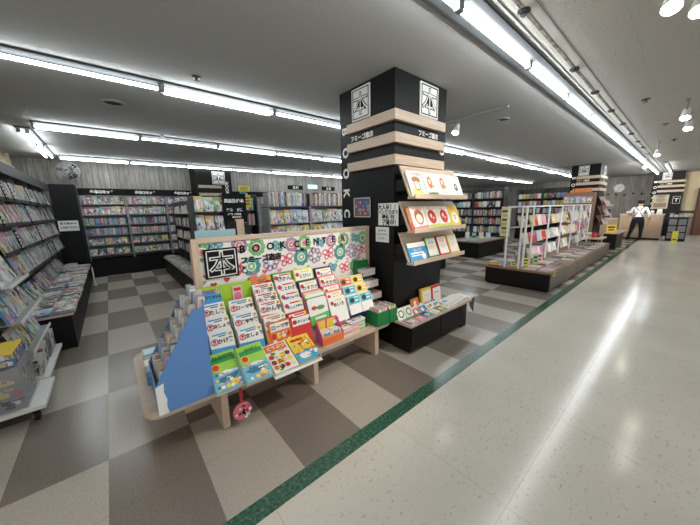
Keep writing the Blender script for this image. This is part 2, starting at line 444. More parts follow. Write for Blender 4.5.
def m_plank():
    t = NT('weathered_plank_paper', 0.7, 0.25)
    x, y, z = t.sep(t.pos())
    u = t.math('DIVIDE', t.math('ADD', x, t.math('MULTIPLY', y, 1.0)), 0.11)
    cell = t.n('ShaderNodeTexWhiteNoise', noise_dimensions='1D'); t.l(t.math('FLOOR', u), cell.inputs['W'])
    g = t.noise(t.mapping(t.pos(), (38, 38, 2.2)), 1.0, 5.0, 0.7)
    c = t.ramp(g, [(0.3, rgb(104, 101, 96)), (0.7, rgb(182, 178, 172))])
    c = t.mix(t.math('MULTIPLY', cell.outputs[0], 0.45), c, rgb(92, 89, 86))
    gap = t.math('LESS_THAN', t.math('FRACT', u), 0.06)
    return t.base(t.mix(t.math('MULTIPLY', gap, 0.7), c, rgb(60, 58, 56)))
PLK = m_plank()
c = MB(); c.box(XA, XB, YB, YB+.12, 0, CZ); struct(c, 'wall_back', PLK)
c = MB(); c.box(-1.62, -1.5, 2.0, YB, 0, CZ)
for y in (3.2, 4.1, 5.0, 5.9, 6.8, 7.7, 8.6, 9.5): c.box(-1.5, -1.44, y, y+.12, 0, CZ, 1)
c.box(-1.5, -1.45, 2.0, YB, 2.55, 2.64, 1)
struct(c, 'wall_left', [flat(196, 180, 156, 0.7), flat(214, 196, 168, 0.6)])
c = MB(); c.box(XB, XB+.12, 0.25, YB, 0, CZ, 0); c.box(XB, XB+.12, YA, 0.25, 0, CZ, 1)
c.box(XB-.02, XB, YA, 0.25, 0.0, 0.85, 2); c.box(XB-.03, XB, YA, 0.25, 1.0, 1.12, 3)
struct(c, 'wall_far', [PLK, flat(238, 222, 184, 0.7), flat(176, 160, 148, 0.6), flat(84, 74, 68, 0.5)])
d = MB(); d.box(-.06, 0, -1.15, 0, 0, 2.08, 0); d.box(-.09, .0, -1.2, -1.13, 0, 2.13, 1); d.box(-.09, 0, -.02, .05, 0, 2.13, 1); d.box(-.09, 0, -1.2, .05, 2.06, 2.13, 1)
do = struct(d, 'door_1', [flat(120, 78, 62, 0.5), flat(74, 56, 48, 0.5)], T=TR(XB-.02, -.22, 0))
d = MB(); d.cyl((-.08, -.1, 1.0), (-.13, -.1, 1.0), .012); d.cyl((-.13, -.1, 1.0), (-.13, -.22, 1.0), .011); d.build('door_handle', M['chrome'], do)

# ------------------------------------------------------------------ fluorescent lamps
def luminaire(name, two, glow='tube_dim'):
    """shallow steel batten 1.25 m long along local X with one or two bare tubes"""
    root = thing(name, '', 'ceiling light')
    mb = MB(); hw = .125 if glow == 'tube' else .085; mb.prism([(-hw, .07), (hw, .07), (hw, .05), (hw*.7, .042), (-hw*.7, .042), (-hw, .05)], 'x', 0, 1.25); mb.build('batten', M['batten'], root)
    for y in ((-.045, .045) if two else (-.03,)):
        t = MB(); t.cyl((.03, y, 0), (1.22, y, 0), .0155, n=10); t.build('fluorescent_tube', M[glow], root)
        for x in (.0, 1.222):
            s = MB(); s.box(x, x+.028, y-.022, y+.022, -.022, .055); s.build('socket', M['lamp_socket'], root, bev=.004)
    return root
M['batten'] = flat(66, 68, 70, 0.8); M['lamp_grey'] = flat(138, 140, 142, 0.6); M['lamp_socket'] = flat(120, 122, 122, 0.5)
LZ = 2.80
bright = luminaire('ceiling_lamp', False, 'tube'); one = luminaire('ceiling_lamp', False); two = luminaire('ceiling_lamp', True)
used = {True: False, False: False, 'aisle': False}
def lamp(x, y, dbl, label, group, rz=0):
    src = bright if dbl == 'aisle' else two if dbl else one
    T = TR(x, y, LZ, rz)
    if not used[dbl]:
        used[dbl] = True; o = src; o.matrix_local = T; o['label'] = label
    else: o = copy_tree(src, T, label)
    o['group'] = group
k = 0
for i in range(-2, 14):
    k += 1; lamp(1.92 + 1.25*i, 1.16, 'aisle', 'single bare tube batten in the line above the aisle, %s from the near end' % nth(k), 'battens above the aisle')
for nm, y, x0, a, b, dd in (('second', 3.72, .6, -2, 15, 0), ('third', 6.22, .6, -1, 15, 1), ('fourth', 9.22, .6, -1, 12, 1)):  # far ends of second and third rows added to brighten the far wall
    k = 0
    for i in range(a, b):
        k += 1
        if nm == 'second' and i == 2 and False: continue
        dbl = (i % 2 == 0) if dd == 0 else (i % 2 == 1)
        lamp(x0 + 1.25*i, y, dbl, '%s tube batten, %s along the %s ceiling row counted from the aisle' % ('twin' if dbl else 'single', nth(k), nm), '%s row of battens' % nm)
lamp(-.80, 6.62, True, 'twin tube batten across the rows above the magazine racks, nearer one', 'cross battens', 90)
lamp(-.80, 7.95, True, 'twin tube batten across the rows above the magazine racks, farther one', 'cross battens', 90)

for i in range(5): lamp(14.0 + 1.25*i, -2.0, 'aisle', 'added out-of-view tube batten lighting the far wall, %s one' % nth(i+1), 'added out-of-view battens')  # unseen tubes added beside the view to brighten the far wall
for i in range(3): lamp(14.6 + 1.25*i, .74, False, 'single tube batten in the short line over the corridor before the cash desk, %s one' % nth(i+1), 'short line of battens')

def shine(T, target, watts, parent, c=(1.0, .90, .78), size=52):
    l = bpy.data.lights.new('beam', 'SPOT'); l.energy = watts; l.color = c; l.spot_size = R(size); l.spot_blend = .6; l.shadow_soft_size = .05
    o = bpy.data.objects.new('beam', l); COL.objects.link(o); o.parent = parent
    p = Vector(T); d = Vector(target) - (parent.location + p)      # the stems hang straight, so the frame is only shifted
    o.matrix_local = Matrix.Translation(p) @ d.to_track_quat('-Z', 'Y').to_matrix().to_4x4()
def spot(name, T, label, group, pole):
    o = thing(name, label, 'spotlight', T, group)
    b = MB(); b.cyl((0, 0, -pole), (0, 0, 0), .012); b.box(-.05, .05, -.02, .02, -.03, 0); b.build('stem', M['lamp_socket'], o)
    h = MB(); A = TR(0, 0, -pole-.03, 0, 0, 28)
    h.cyl((0, 0, .09), (0, 0, -.05), .035, .055, n=14, T=A); h.build('lamp_head', M['white'], o)
    g = MB(); g.disc(0, 0, .046, n=14, T=A @ TR(0, 0, -.052, 0, 90)); g.build('lamp_face', M['spot_glow'], o)
    return o
tr = MB(); tr.box(-.018, .018, -.5, .5, -.03, 0); tag(tr.build('lighting_track', M['lamp_grey'], None, TR(4.32, 2.25, CZ)), 'pale lighting track on the ceiling beside the tall black pillar', 'lighting track')
spot('spotlight', TR(4.32, 2.50, CZ-.03), 'small white spotlight hanging from the track beside the tall black pillar', 'track spotlights', .10)
for i, (x, y, p, lb) in enumerate(((3.0, .24, .02, 'nearer of two white spotlights close together on the corridor ceiling'), (3.2, .12, .02, 'farther of two white spotlights close together on the corridor ceiling'),
        (6.1, .19, .16, 'white spotlight on a short stem over the corridor, first of the farther pairs'), (7.0, .17, .16, 'white spotlight on a short stem over the corridor, second of the farther pairs'),
        (9.6, .62, .22, 'white spotlight on a stem over the corridor near the cash desk'), (12.6, 1.02, .22, 'small white spotlight beside the last aisle lamp tubes'))):
    s_ = spot('spotlight', TR(x, y, CZ), lb, 'corridor spotlights', p)
    tg = ((1.1, 2.1, .6), (2.75, 1.9, 1.4), (7.5, 1.9, .5), (9.0, 1.9, .5), (13.2, 2.0, 1.2), (20.6, 2.6, 1.9))[i]
    shine((-.04, 0, -p-.13), tg, (60, 30, 40, 40, 60, 260)[i], s_)
def vent(x, y, r, label):
    o = thing('ceiling_vent', label, 'vent', TR(x, y, CZ), 'round ceiling vents')
    mb = MB(); mb.lathe([(r, 0), (r, -.012), (r*.8, -.022), (r*.78, -.006)], 22); mb.build('rim', M['lamp_grey'], o, smooth=False)
    mb = MB(); mb.lathe([(r*.76, -.004), (r*.6, -.012), (r*.3, -.014)], 22); mb.build('grille', M['dark_grey'], o)
vent(.236, 4.65, .12, 'round recessed ceiling vent near the second lamp row'); vent(4.9, 2.05, .09, 'round ceiling vent beyond the short lighting track')
k = 0
for x, y in ((.865, 3.35), (.9, 6.0), (5.6, .55), (7.6, .45), (9.6, .4), (6.5, 4.9), (4.9, 5.2)):
    k += 1
    o = thing('sprinkler', 'small dark sprinkler head on the ceiling, %s from the magazine racks' % nth(k), 'sprinkler', TR(x, y, CZ), 'ceiling sprinklers')
    mb = MB(); mb.lathe([(.045, 0), (.045, -.006), (.014, -.012), (.012, -.035)], 12); mb.build('cup', M['dark_grey'], o)
    mb = MB(); mb.lathe([(.028, -.036), (.028, -.041)], 12); mb.build('deflector', M['grey_metal'], o)
k = 0
for x in (2.4, 3.75, 4.7, 5.8, 6.9, 8.0, 9.1, 10.2, 11.5):
    k += 1
    mb = MB(); mb.lathe([(.04, 0), (.04, -.02), (.022, -.03)], 10)
    tag(mb.build('ceiling_clip', M['dark_grey'], None, TR(x, .917, CZ-.002)), 'dark round cap in the stained ceiling groove, %s from the near end' % nth(k), 'ceiling cap', 'caps along the ceiling groove')
# ------------------------------------------------------------------ black pillars with wooden ledges
SIGN = '本'; SHOP = 'フミーゴ書店'
WH = M['white_paper']; BK = M['black_matt']
def sign_mesh(parent, T, w, h, plate, line, name='sign_plate'):
    mb = MB(); mb.box(-w/2, w/2, -.012, 0, -h/2, h/2); p = mb.build(name, plate, parent, T)
    fr = MB(); a, b, t = w/2*.88, h/2*.9, w*.03
    fr.box(-a, a, -.015, -.011, b-t, b); fr.box(-a, a, -.015, -.011, -b, -b+t); fr.box(-a, -a+t, -.015, -.011, -b, b); fr.box(a-t, a, -.015, -.011, -b, b)
    fr.build('border', line, p)
    z = min(w, h)*.82
    letter(SIGN, z, line, p, TR(0, -.0135, 0), 'outlined_character', bold=.0075)
    letter(SIGN, z, plate, p, TR(0, -.0155, 0), 'character_core', bold=-.0015)
    return p
def pillar(name, label, x0, y0, wx, wy, letters=True):
    o = thing(name, label, 'pillar', TR(x0, y0, 0)); o['kind'] = 'structure'
    mb = MB(); mb.box(0, wx, 0, wy, 0, CZ); mb.build('shaft', M['black_wood'], o)
    for i, z in enumerate((2.44, 2.23, 2.02)):
        l = MB(); t = .045; e = .17
        l.prism([(-t, -t), (wx-e+.1, -t), (wx-e+.1, 0), (0, 0), (0, wy-e), (-t, wy-e)], 'z', z-.048, z+.048)
        l.build('wooden_ledge', M['ash'], o, bev=.003)
    # near faces: one looks to -X, the other to -Y
    FA = lambda v, z: TR(-.001, v, z, -90); FB = lambda u, z: TR(u, -.001, z, 0)
    sign_mesh(o, FA(wy*.56, 2.675), .29, .33, WH, BK); sign_mesh(o, FB(wx*.61, 2.675), .33, .33, WH, BK)
    letter(SHOP, .062, WH, o, FA(wy*.56, 2.335), 'shop_lettering', bold=.002); letter(SHOP, .062, WH, o, FB(wx*.63, 2.335), 'shop_lettering', bold=.002)
    if letters:
        for i, ch in enumerate('BOOKCENTER'):
            z = 2.44 - .238*i
            if z < .3: break
            letter(ch, .15, WH, o, FA(wy-.09, z), 'upright_letter', bold=.006, rot=-90)
            if i < 3: letter(ch, .15, WH, o, FB(wx-.06, z), 'upright_letter', bold=.006, rot=-90)
    return o
PX, PY = 2.29, 1.99
pillar('pillar', 'tall black pillar with three wooden ledges behind the picture book racks', PX, PY, .91, .86)
pillar('pillar', 'black pillar with wooden ledges between the white rack and the cash desk', 12.9, 2.09, 1.2, .8)
pillar('pillar', 'black pillar with wooden ledges beside the cash desk', 19.4, .28, 1.1, .95)
o = thing('pillar', 'black pillar with sign and ledges against the back wall', 'pillar', TR(2.06, 9.25, 0)); o['kind'] = 'structure'
mb = MB(); mb.box(0, 1.0, 0, .7, 0, CZ); mb.build('shaft', M['black_wood'], o)
sign_mesh(o, TR(.63, -.001, 2.54), .36, .36, WH, BK)
for z in (2.28, 2.06): mb = MB(); mb.box(.05, .68, -.05, 0, z-.04, z+.04); mb.build('wooden_ledge', M['ash'], o)
letter('BOOK', .13, WH, o, TR(.85, -.003, 2.25, 0), 'upright_letter', rot=-90, bold=.004)

# papers taped to the pillar
def paper(name, T, w, h, label, cat, lines, mats, back=WH, frame=None):
    mb = MB(); mb.box(-w/2, w/2, -.004, 0, -h/2, h/2)
    o = tag(mb.build(name, back, None, T), label, cat)
    if frame: 
        fm = MB(); t = .012
        for (a, b, c_, d_) in ((-w/2, w/2, h/2-t, h/2), (-w/2, w/2, -h/2, -h/2+t), (-w/2, -w/2+t, -h/2, h/2), (w/2-t, w/2, -h/2, h/2)): fm.box(a, b, -.008, 0, c_, d_)
        fm.build('border', frame, o)
    for i, (s, sz, x, z) in enumerate(lines): letter(s, sz, mats[i % len(mats)], o, TR(x, -.0055, z), 'lettering', bold=sz*.03)
    return o
paper('notice_board', TR(PX-.003, 2.07, 1.475, -90), .285, .235, 'white handwritten notice at the corner of the tall black pillar', 'notice',
      [('大人気！！', .058, -.02, .078), ('パンどろぼう', .047, -.0, .026), ('最新刊', .06, 0, -.028), ('発売中！', .06, .01, -.085)], [BK])
pn = paper('poster', TR(PX-.003, 2.475, 1.555, -90), .285, .225, 'small colourful framed poster on the tall black pillar', 'poster', [], [BK], flat(84, 84, 120), flat(196, 196, 176))
mb = MB(); q = random.Random(3)
pc = [flat(206, 190, 96), flat(150, 90, 130), flat(96, 140, 190), flat(188, 190, 200), flat(190, 80, 70)]
for r_ in range(4):
    for c_ in range(9):
        if q.random() < .75: mb.rect(-.115+c_*.026, -.115+c_*.026+.02, -.085+r_*.042, -.085+r_*.042+.03, -.005, q.randrange(5))
mb.build('printed_picture', pc, pn)
paper('notice', TR(PX-.003, 2.155, 1.255, -90), .195, .165, 'small white notice with blue lines low on the tall black pillar', 'notice',
      [('お子様の', .03, 0, .045), ('手のとどかない', .022, 0, .005), ('ところへ', .03, 0, -.04)], [flat(70, 74, 90)])

# ------------------------------------------------------------------ three wooden picture book racks on the pillar
def colr(c): return flat(*c, 0.5)
def art(parent, items, mats, y=-.0012, name='cover_picture', step=.00025):
    mb = MB()
    for i, it in enumerate(items):
        yy = y - step*i
        if it[0] == 'd': mb.disc(it[1], it[2], it[3], it[4], yy, 20, it[5])
        elif it[0] == 'r': mb.rect(it[1], it[2], it[3], it[4], yy, it[5])
        elif it[0] == 'p': mb.fan([(x, yy, z) for x, z in it[1]], it[2])
        elif it[0] == 's':   # star burst: cx cz r mat
            n = 24; r_ = it[-2]; mb.fan([(it[1]+r_*(1 if k % 2 else .82)*math.cos(k*math.pi*2/n), yy, it[2]+r_*(1 if k % 2 else .82)*math.sin(k*math.pi*2/n)) for k in range(n)], it[-1])
    return mb.build(name, mats, parent)
def real_book(name, T, w, t, h, cover, label, cat, group=None, pages=None):
    """book at true size with its cover, spine and page block"""
    mb = MB()
    mb.box(0, w, 0, .0015, 0, h, 0); mb.box(0, w, t-.0015, t, 0, h, 0); mb.box(0, .0015, .0015, t-.0015, 0, h, 0)
    o = tag(mb.build(name, cover, None, T), label, cat, group)
    p = MB(); p.box(.0015, w-.003, .0015, t-.0015, .003, h-.003); p.build('page_block', pages or M['pages'], o)
    return o
def wall_rack(z0, z1, label):
    o = thing('book_rack', label, 'book rack', TR(2.27, 0, 0))
    b = MB(); b.prism([(1.765, z0+.02), (1.905, z1), (1.92, z1), (1.785, z0+.02)], 'x', 0, 1.0); b.build('back_board', M['ash'], o)
    b = MB(); b.box(0, 1.0, 1.715, 1.80, z0, z0+.022); b.build('ledge', M['ash'], o, bev=.002)
    b = MB(); b.box(0, 1.0, 1.708, 1.722, z0, z0+.045); b.build('lip', M['ash'], o, bev=.002)
    b = MB(); b.box(.03, .97, 1.86, 1.988, z0+.08, z0+.2); b.build('wall_mount', M['black'], o)
    return o
RK = [(1.625, 1.955), (1.29, 1.605), (.965, 1.285)]
wall_rack(*RK[0], 'topmost wooden picture book rack on the tall black pillar')
wall_rack(*RK[1], 'middle wooden picture book rack on the tall black pillar')
wall_rack(*RK[2], 'lowest wooden picture book rack on the tall black pillar')
def rk(i, x): return TR(2.27+x, 1.748, RK[i][0]+.023, 0, -22)
C = dict(w=(238,236,230), cr=(240,228,205), bn=(176,112,62), dk=(60,46,40), or_=(226,120,44), rd=(206,44,40), yl=(238,206,60), lg=(206,220,80), bl=(64,152,206), gn=(84,150,70), pk=(232,130,150), lp=(196,170,206), nv=(30,36,80), gy=(90,96,104))
MC = {k: colr(v) for k, v in C.items()}
def pb(i, x, w, h, cover, label, items, mats, title=None, tm='rd', ts=.03, tz=None):
    o = real_book('picture_book', rk(i, x), w, .014, h, MC[cover], label, 'picture book', 'picture books on the pillar racks')
    art(o, items, [MC[m] for m in mats])
    if title: letter(title, ts, MC[tm], o, TR(w/2, -.0035, h-.035 if tz is None else tz), 'title', bold=.0006)
    return o
loaf = lambda cx, cz: [('d', cx, cz+.05, .07, .035, 0), ('r', cx-.045, cx+.045, cz-.07, cz+.05, 0), ('r', cx-.03, cx+.03, cz-.05, cz+.03, 1)]
pb(0, .02, .245, .275, 'w', 'white picture book with brown loaf of bread, first on the topmost pillar rack', loaf(.12, .13)+[('s', .06, .04, .045, 3), ('s', .15, .035, .04, 3)], ['bn','cr','dk','lg'], 'パンどろぼう', 'rd', .033)
def donut(w): return [('d', w*.5, .15, .085, .105, 4), ('d', w*.5, .15, .08, .1, 3), ('d', w*.42, .16, .042, .07, 0), ('d', w*.42, .17, .018, .03, 1), ('d', w*.62, .12, .022, .028, 1), ('d', w*.62, .12, .012, .014, 0)]
pb(0, .275, .235, .27, 'w', 'white picture book with orange fox face, second on the topmost pillar rack', donut(.235)+[('p', [(.02,.02),(.21,.02),(.19,.05),(.03,.045)], 5)], ['or_','cr','dk','w','lp','gn'], 'パンダのパンや', 'gy', .02, .03)
pb(0, .515, .225, .27, 'w', 'white picture book with orange fox face, third on the topmost pillar rack', donut(.225), ['or_','cr','dk','w','lp'])
pb(0, .745, .25, .265, 'w', 'white picture book with dark round eye, last on the topmost pillar rack', [('d', .125, .15, .1, .11, 1), ('d', .125, .15, .095, .105, 2), ('d', .13, .12, .035, .05, 0), ('d', .13, .13, .012, .014, 2)], ['gy','bl','w'], None)
pb(1, .015, .05, .25, 'bn', 'narrow brown picture book at the near end of the middle pillar rack', [('r', .005, .045, .02, .08, 0)], ['rd'])
pb(1, .072, .235, .26, 'w', 'white picture book with round brown loaf, second on the middle pillar rack', [('d', .12, .14, .075, .085, 0), ('d', .12, .125, .05, .05, 1), ('p', [(0,0),(.235,0),(.235,.05),(0,.035)], 3)], ['bn','cr','dk','pk'], 'パンどろぼう', 'rd', .03)
apple = [('d', .11, .135, .072, .08, 0), ('d', .095, .15, .02, .025, 1), ('d', .13, .12, .012, .012, 1), ('p', [(0,0),(.22,0),(.22,.055),(0,.04)], 2)]
pb(1, .315, .22, .262, 'w', 'white picture book with big red apple, third on the middle pillar rack', apple, ['rd','cr','lg'], 'りんごかもしれない', 'rd', .02)
pb(1, .545, .225, .262, 'w', 'white picture book with big red apple, fourth on the middle pillar rack', apple, ['rd','cr','lg'], 'りんごかもしれない', 'rd', .02)
pb(1, .78, .2, .26, 'yl', 'yellow picture book with white dog face, last on the middle pillar rack', [('d', .1, .11, .065, .075, 0), ('d', .08, .13, .008, .01, 1), ('d', .12, .13, .008, .01, 1), ('d', .1, .1, .014, .01, 1)], ['w','dk'], 'わんこ', 'rd', .036)
pb(2, .02, .30, .205, 'bl', 'wide blue picture book, first on the lowest pillar rack', [('r', .0, .3, .155, .205, 0), ('r', .03, .24, .085, .1, 0), ('r', .03, .2, .06, .072, 0), ('d', .23, .05, .035, .035, 0)], ['w'], 'ほしぞら', 'w', .035, .125)
for k, (x, b1, lb) in enumerate(((.335, 'gn', 'green edged white'), (.555, 'rd', 'red edged white'), (.775, 'yl', 'yellow edged white'))):
    pb(2, x, .2, .245, b1, lb + ' picture book, %s on the lowest pillar rack' % nth(k+2), [('r', .014, .186, .03, .232, 0), ('d', .1, .12, .035, .03, 1), ('r', .03, .17, .2, .204, 2)], ['w', 'cr', b1], 'おやすみ', b1, .026, .18)

# ------------------------------------------------------------------ dark cabinet in front of the pillar
o = thing('display_cabinet', 'low dark brown display cabinet with wooden top before the tall pillar', 'cabinet', TR(2.25, 1.72, 0))
b = MB(); b.box(.0, 1.17, .0, .262, .03, .315); b.build('body', M['espresso'], o)
b = MB(); b.box(.03, 1.03, .03, .26, 0, .03); b.build('plinth', M['black_matt'], o)
b = MB(); b.box(-.03, 1.25, -.03, .264, .315, .345); b.build('wooden_top', M['ash'], o, bev=.004)
for x0, x1 in ((.01, .545), (.555, 1.02)): b = MB(); b.box(x0, x1, -.012, 0, .045, .305); d_ = b.build('door', M['espresso'], o, bev=.002); b = MB(); b.cyl((x1-.04, -.012, .08), (x1-.04, -.026, .08), .008); b.build('lock', M['chrome'], d_)
b = MB(); b.box(1.035, 1.16, -.006, 0, .0, .31); b.build('end_stile', M['espresso'], o)
b = MB(); b.prism([(1.255, -.02), (1.275, .24), (1.38, .22), (1.36, .06)], 'z', .335, .338)
tag(b.build('price_sheet', M['white_paper'], None, TR(2.25, 1.72, 0.01)), 'loose white sheet lying at the far end of the dark cabinet top', 'sheet')
b = MB(); b.prism([(.0, .0), (.16, .02), (.15, .005), (.13, -.19), (.02, -.08)], 'y', 0, .004)
tag(b.build('hanging_flap', M['dark_grey'], None, TR(3.505, 1.73, .315)), 'grey plastic flap hanging off the far end of the dark cabinet', 'flap')
def flatbook(T, w, h, t, cover, label, cat, group, name='picture_book', kids=None):
    o = real_book(name, T @ Matrix.Rotation(R(-90), 4, 'X'), w, t, h, MC[cover] if isinstance(cover, str) else cover, label, cat, group)
    return o
CT = .346
q = random.Random(11)
cols = ['lp','pk','bl','w','gn','w','bl','w','cr']
colw = {'lp':'lilac','pk':'pink','bl':'blue','w':'white','gn':'green','cr':'cream','yl':'yellow','rd':'red','or_':'orange','nv':'navy','lg':'lime','bn':'brown','gy':'grey','dk':'dark'}
k = 0
for x, y0 in [(2.25+.135*i, 1.70) for i in range(6)]:
    cc = cols[k]; c2 = q.choice(['w','nv','rd','gn','bl','yl']); k += 1
    for j in range(2):
        o = flatbook(TR(x, y0, CT+j*.016, q.uniform(-2, 2)), .125, .125, .015, cc, '%s small picture book, %s in the flat row on the dark cabinet, %s' % (colw[cc], nth(k), ('bottom copy', 'top copy')[j]), 'picture book', 'flat picture books on the dark cabinet')
    art(o, [('r', .01, .115, .085, .115, 0), ('d', .06, .045, .035, .03, 1), ('d', .045, .05, .008, .008, 2), ('d', .075, .05, .008, .008, 2)], [MC[c2] if c2 != cc else MC['rd'], MC['cr'], MC['dk']])
for i, (x, cc, c2) in enumerate(((2.24, 'w', 'gn'), (2.37, 'w', 'gn'))):
    o = real_book('picture_book', TR(x, 1.86, CT, 0, -28), .12, .012, .125, MC[cc], 'small white picture book with green circle leaning %s on the dark cabinet' % ('at the near corner', 'beside its twin')[i], 'picture book', 'leaning picture books on the dark cabinet')
    art(o, [('d', .06, .06, .045, .045, 0), ('d', .06, .06, .028, .028, 1)], [MC['gn'], MC['w']])
o = real_book('picture_book', TR(2.52, 1.90, CT, 0, -14), .145, .014, .16, MC['or_'], 'orange picture book with white figure leaning on the dark cabinet', 'picture book')
art(o, [('d', .07, .05, .04, .045, 0), ('d', .07, .11, .025, .025, 0)], [MC['w']])
for i, (x, cc, c2) in enumerate(((2.62, 'bl', 'w'), (2.745, 'w', 'pk'), (2.87, 'cr', 'bl'), (2.50, 'pk', 'w'))):
    o = real_book('picture_book', TR(x, 1.835, CT, 0, -52), .12, .012, .13, MC[cc], '%s small picture book leaning low behind the flat row on the dark cabinet' % ('blue', 'white', 'cream', 'pink')[i], 'picture book', 'leaning picture books on the dark cabinet')
    art(o, [('r', .008, .112, .085, .12, 0), ('d', .04, .04, .024, .024, 0), ('d', .085, .05, .02, .02, 1)], [MC[c2], MC['gn']])
for i, (x, cc) in enumerate(((2.72, 'yl'), (2.93, 'rd'))):
    o = real_book('picture_book', TR(x, 1.915, CT, 0, -6), .20, .03, .235, MC[cc], '%s cased picture book standing upright on the dark cabinet' % colw[cc], 'picture book')
    art(o, [('r', .03, .195, .01, .205, 0), ('r', .06, .16, .14, .15, 1), ('d', .11, .08, .03, .03, 2)], [MC['w'], MC[cc], MC['cr']])
for i in range(3):
    x = 3.02 + .15*i
    for j in range(3):
        cc = ('gn', 'w', 'w')[j] if i else 'w'
        o = flatbook(TR(x, 1.70+.02*i, CT+j*.012), .147, .2, .0115, cc, '%s pamphlet, %s pile at the far end of the dark cabinet, %s layer' % (colw[cc], nth(i+1), ('bottom', 'middle', 'top')[j]), 'pamphlet', 'pamphlet piles on the dark cabinet', 'pamphlet')
    art(o, [('r', .02, .12, .12, .17, 0), ('r', .02, .12, .03, .035, 1), ('r', .02, .12, .05, .055, 1)], [MC[('bl','cr','cr')[i]], MC['gy']])
def busy(parent, w, h, n, mats, seed, zmin=.0, zmax=1.0):
    qq = random.Random(seed); it = []
    for k in range(n):
        x = qq.uniform(.08, .92)*w; z = (zmin + qq.uniform(.04, .96)*(zmax-zmin))*h; r_ = qq.uniform(.02, .06)*w
        it.append(('d', x, z, r_*qq.uniform(1, 1.9), r_, k % len(mats)) if k % 3 else ('r', max(.004, x-r_*1.4), min(w-.004, x+r_*1.4), z, z+r_*.7, k % len(mats)))
    art(parent, it, mats, -.0045, 'cover_details', .00006)
# ------------------------------------------------------------------ wooden display bench
BZ = .34
o = thing('display_bench', 'long pale wooden display bench with rounded corners in front of the tall pillar', 'bench', TR(0, 0, 0))
def rounded(x0, x1, y0, y1, r):
    pts = []
    for cx, cy, a in ((x1-r, y0+r, -90), (x1-r, y1-r, 0), (x0+r, y1-r, 90), (x0+r, y0+r, 180)):
        for i in range(6): t = R(a + 18*i); pts.append((cx + r*math.cos(t), cy + r*math.sin(t)))
    return pts
b = MB(); b.prism(rounded(.0, 2.23, 1.93, 2.97, .11), 'z', BZ-.042, BZ); b.build('bench_top', M['ash'], o)
for x in (.455, 1.23, 2.0):
    for y0, y1 in ((1.965, 2.32), (2.58, 2.93)):
        b = MB(); b.box(x-.024, x+.024, y0, y1, 0, BZ-.042); b.build('leg', M['ash_z'], o, bev=.002)
b = MB(); b.box(.3, 2.15, 2.12, 2.15, BZ-.11, BZ-.042); b.build('apron', M['ash'], o)
b = MB(); b.box(.25, 2.24, 2.33, 2.36, .0, .07); b.build('floor_rail', M['ash'], o)
# low strip of paper along the front edge under the flat books
# ------------------------------------------------------------------ flower printed panel
P = thing('flower_board', 'white panel with flower and butterfly print in a wooden frame on the bench', 'display panel', TR(0, 2.37, 0))
b = MB(); b.box(.475, 2.265, .004, .05, BZ+.001, 1.315); b.build('printed_board', flat(238, 235, 228, 0.5), P)
for n_, bx in (('post', (.44, .49, -.01, .06, BZ+.001, 1.345)), ('post', (2.235, 2.283, -.01, .06, BZ+.001, 1.33)), ('top_rail', (.44, 2.283, -.012, .062, 1.308, 1.345))):
    b = MB(); b.box(*bx); b.build(n_, M['ash_z'] if n_ == 'post' else M['ash'], P, bev=.002)
fm = [flat(*c_) for c_ in ((136,190,128), (226,96,112), (176,146,172), (92,160,158), (238,236,230), (60,120,120), (206,60,76), (226,148,160), (216,208,214), (140,180,200))]
GRN, PNK, PUR, TEA, WHT, DTE, RED, LPK, LPU, LBL = range(10)
mb = MB()
def flower(cx, cz, r, pet, mid, core, n=9):
    for i in range(n):
        a = 2*math.pi*i/n; mb.disc(cx + r*.7*math.cos(a), cz + r*.7*math.sin(a), r*.33, r*.33, 0.0, 10, pet)
    mb.disc(cx, cz, r*.66, r*.66, -.0003, 16, pet); mb.disc(cx, cz, r*.5, r*.5, -.0006, 16, WHT)
    mb.disc(cx, cz, r*.4, r*.4, -.0009, 16, mid); mb.disc(cx, cz, r*.17, r*.17, -.0012, 12, core)
def daisy(cx, cz, r, pet, mid):
    for i in range(7):
        a = 2*math.pi*i/7; mb.disc(cx + r*.62*math.cos(a), cz + r*.62*math.sin(a), r*.36, r*.36, 0.0, 10, pet)
        mb.disc(cx + r*.62*math.cos(a), cz + r*.62*math.sin(a), r*.2, r*.2, -.0004, 8, LPU)
    mb.disc(cx, cz, r*.34, r*.34, -.0006, 12, mid); mb.disc(cx, cz, r*.18, r*.18, -.0009, 12, WHT)
def butterfly(cx, cz, r, c1, c2, tilt=15):
    T = TR(cx, 0, cz) @ Matrix.Rotation(R(tilt), 4, 'Y')
    for s in (-1, 1):
        mb.disc(s*r*.52, r*.32, r*.5, r*.42, 0, 12, c1, T); mb.disc(s*r*.42, -r*.4, r*.38, r*.36, 0, 12, c1, T)
        mb.disc(s*r*.54, r*.32, r*.3, r*.24, -.0004, 10, c2, T); mb.disc(s*r*.42, -r*.4, r*.2, r*.2, -.0004, 10, c2, T)
    mb.disc(0, 0, r*.07, r*.6, -.0008, 8, DTE if c1 == TEA else RED, T)
def heart(cx, cz, r, c):
    pts = []
    for i in range(20):
        t = 2*math.pi*i/20; pts.append((cx + r/16*16*math.sin(t)**3, 0, cz + r/16*(13*math.cos(t)-5*math.cos(2*t)-2*math.cos(3*t)-math.cos(4*t))))
    mb.fan(pts[::-1], c)
for x, z in ((.515,1.235),(.945,1.235),(1.419,1.225),(1.908,1.22),(2.19,1.215),(2.063,.914)): flower(x, z, .078, GRN, LPK if x < 2 else GRN, PNK if x < 2 else DTE)
for x, z in ((.884,1.075),(1.378,1.094),(1.858,1.087)): flower(x, z, .085, TEA, GRN, WHT)
for x, z in ((.8,1.265),(1.28,1.225),(1.744,1.22)): flower(x, z, .07, PUR, PNK, WHT)
for x, z in ((1.064,1.084),(1.535,1.091),(2.02,1.083)): daisy(x, z, .085, PUR, LPU)
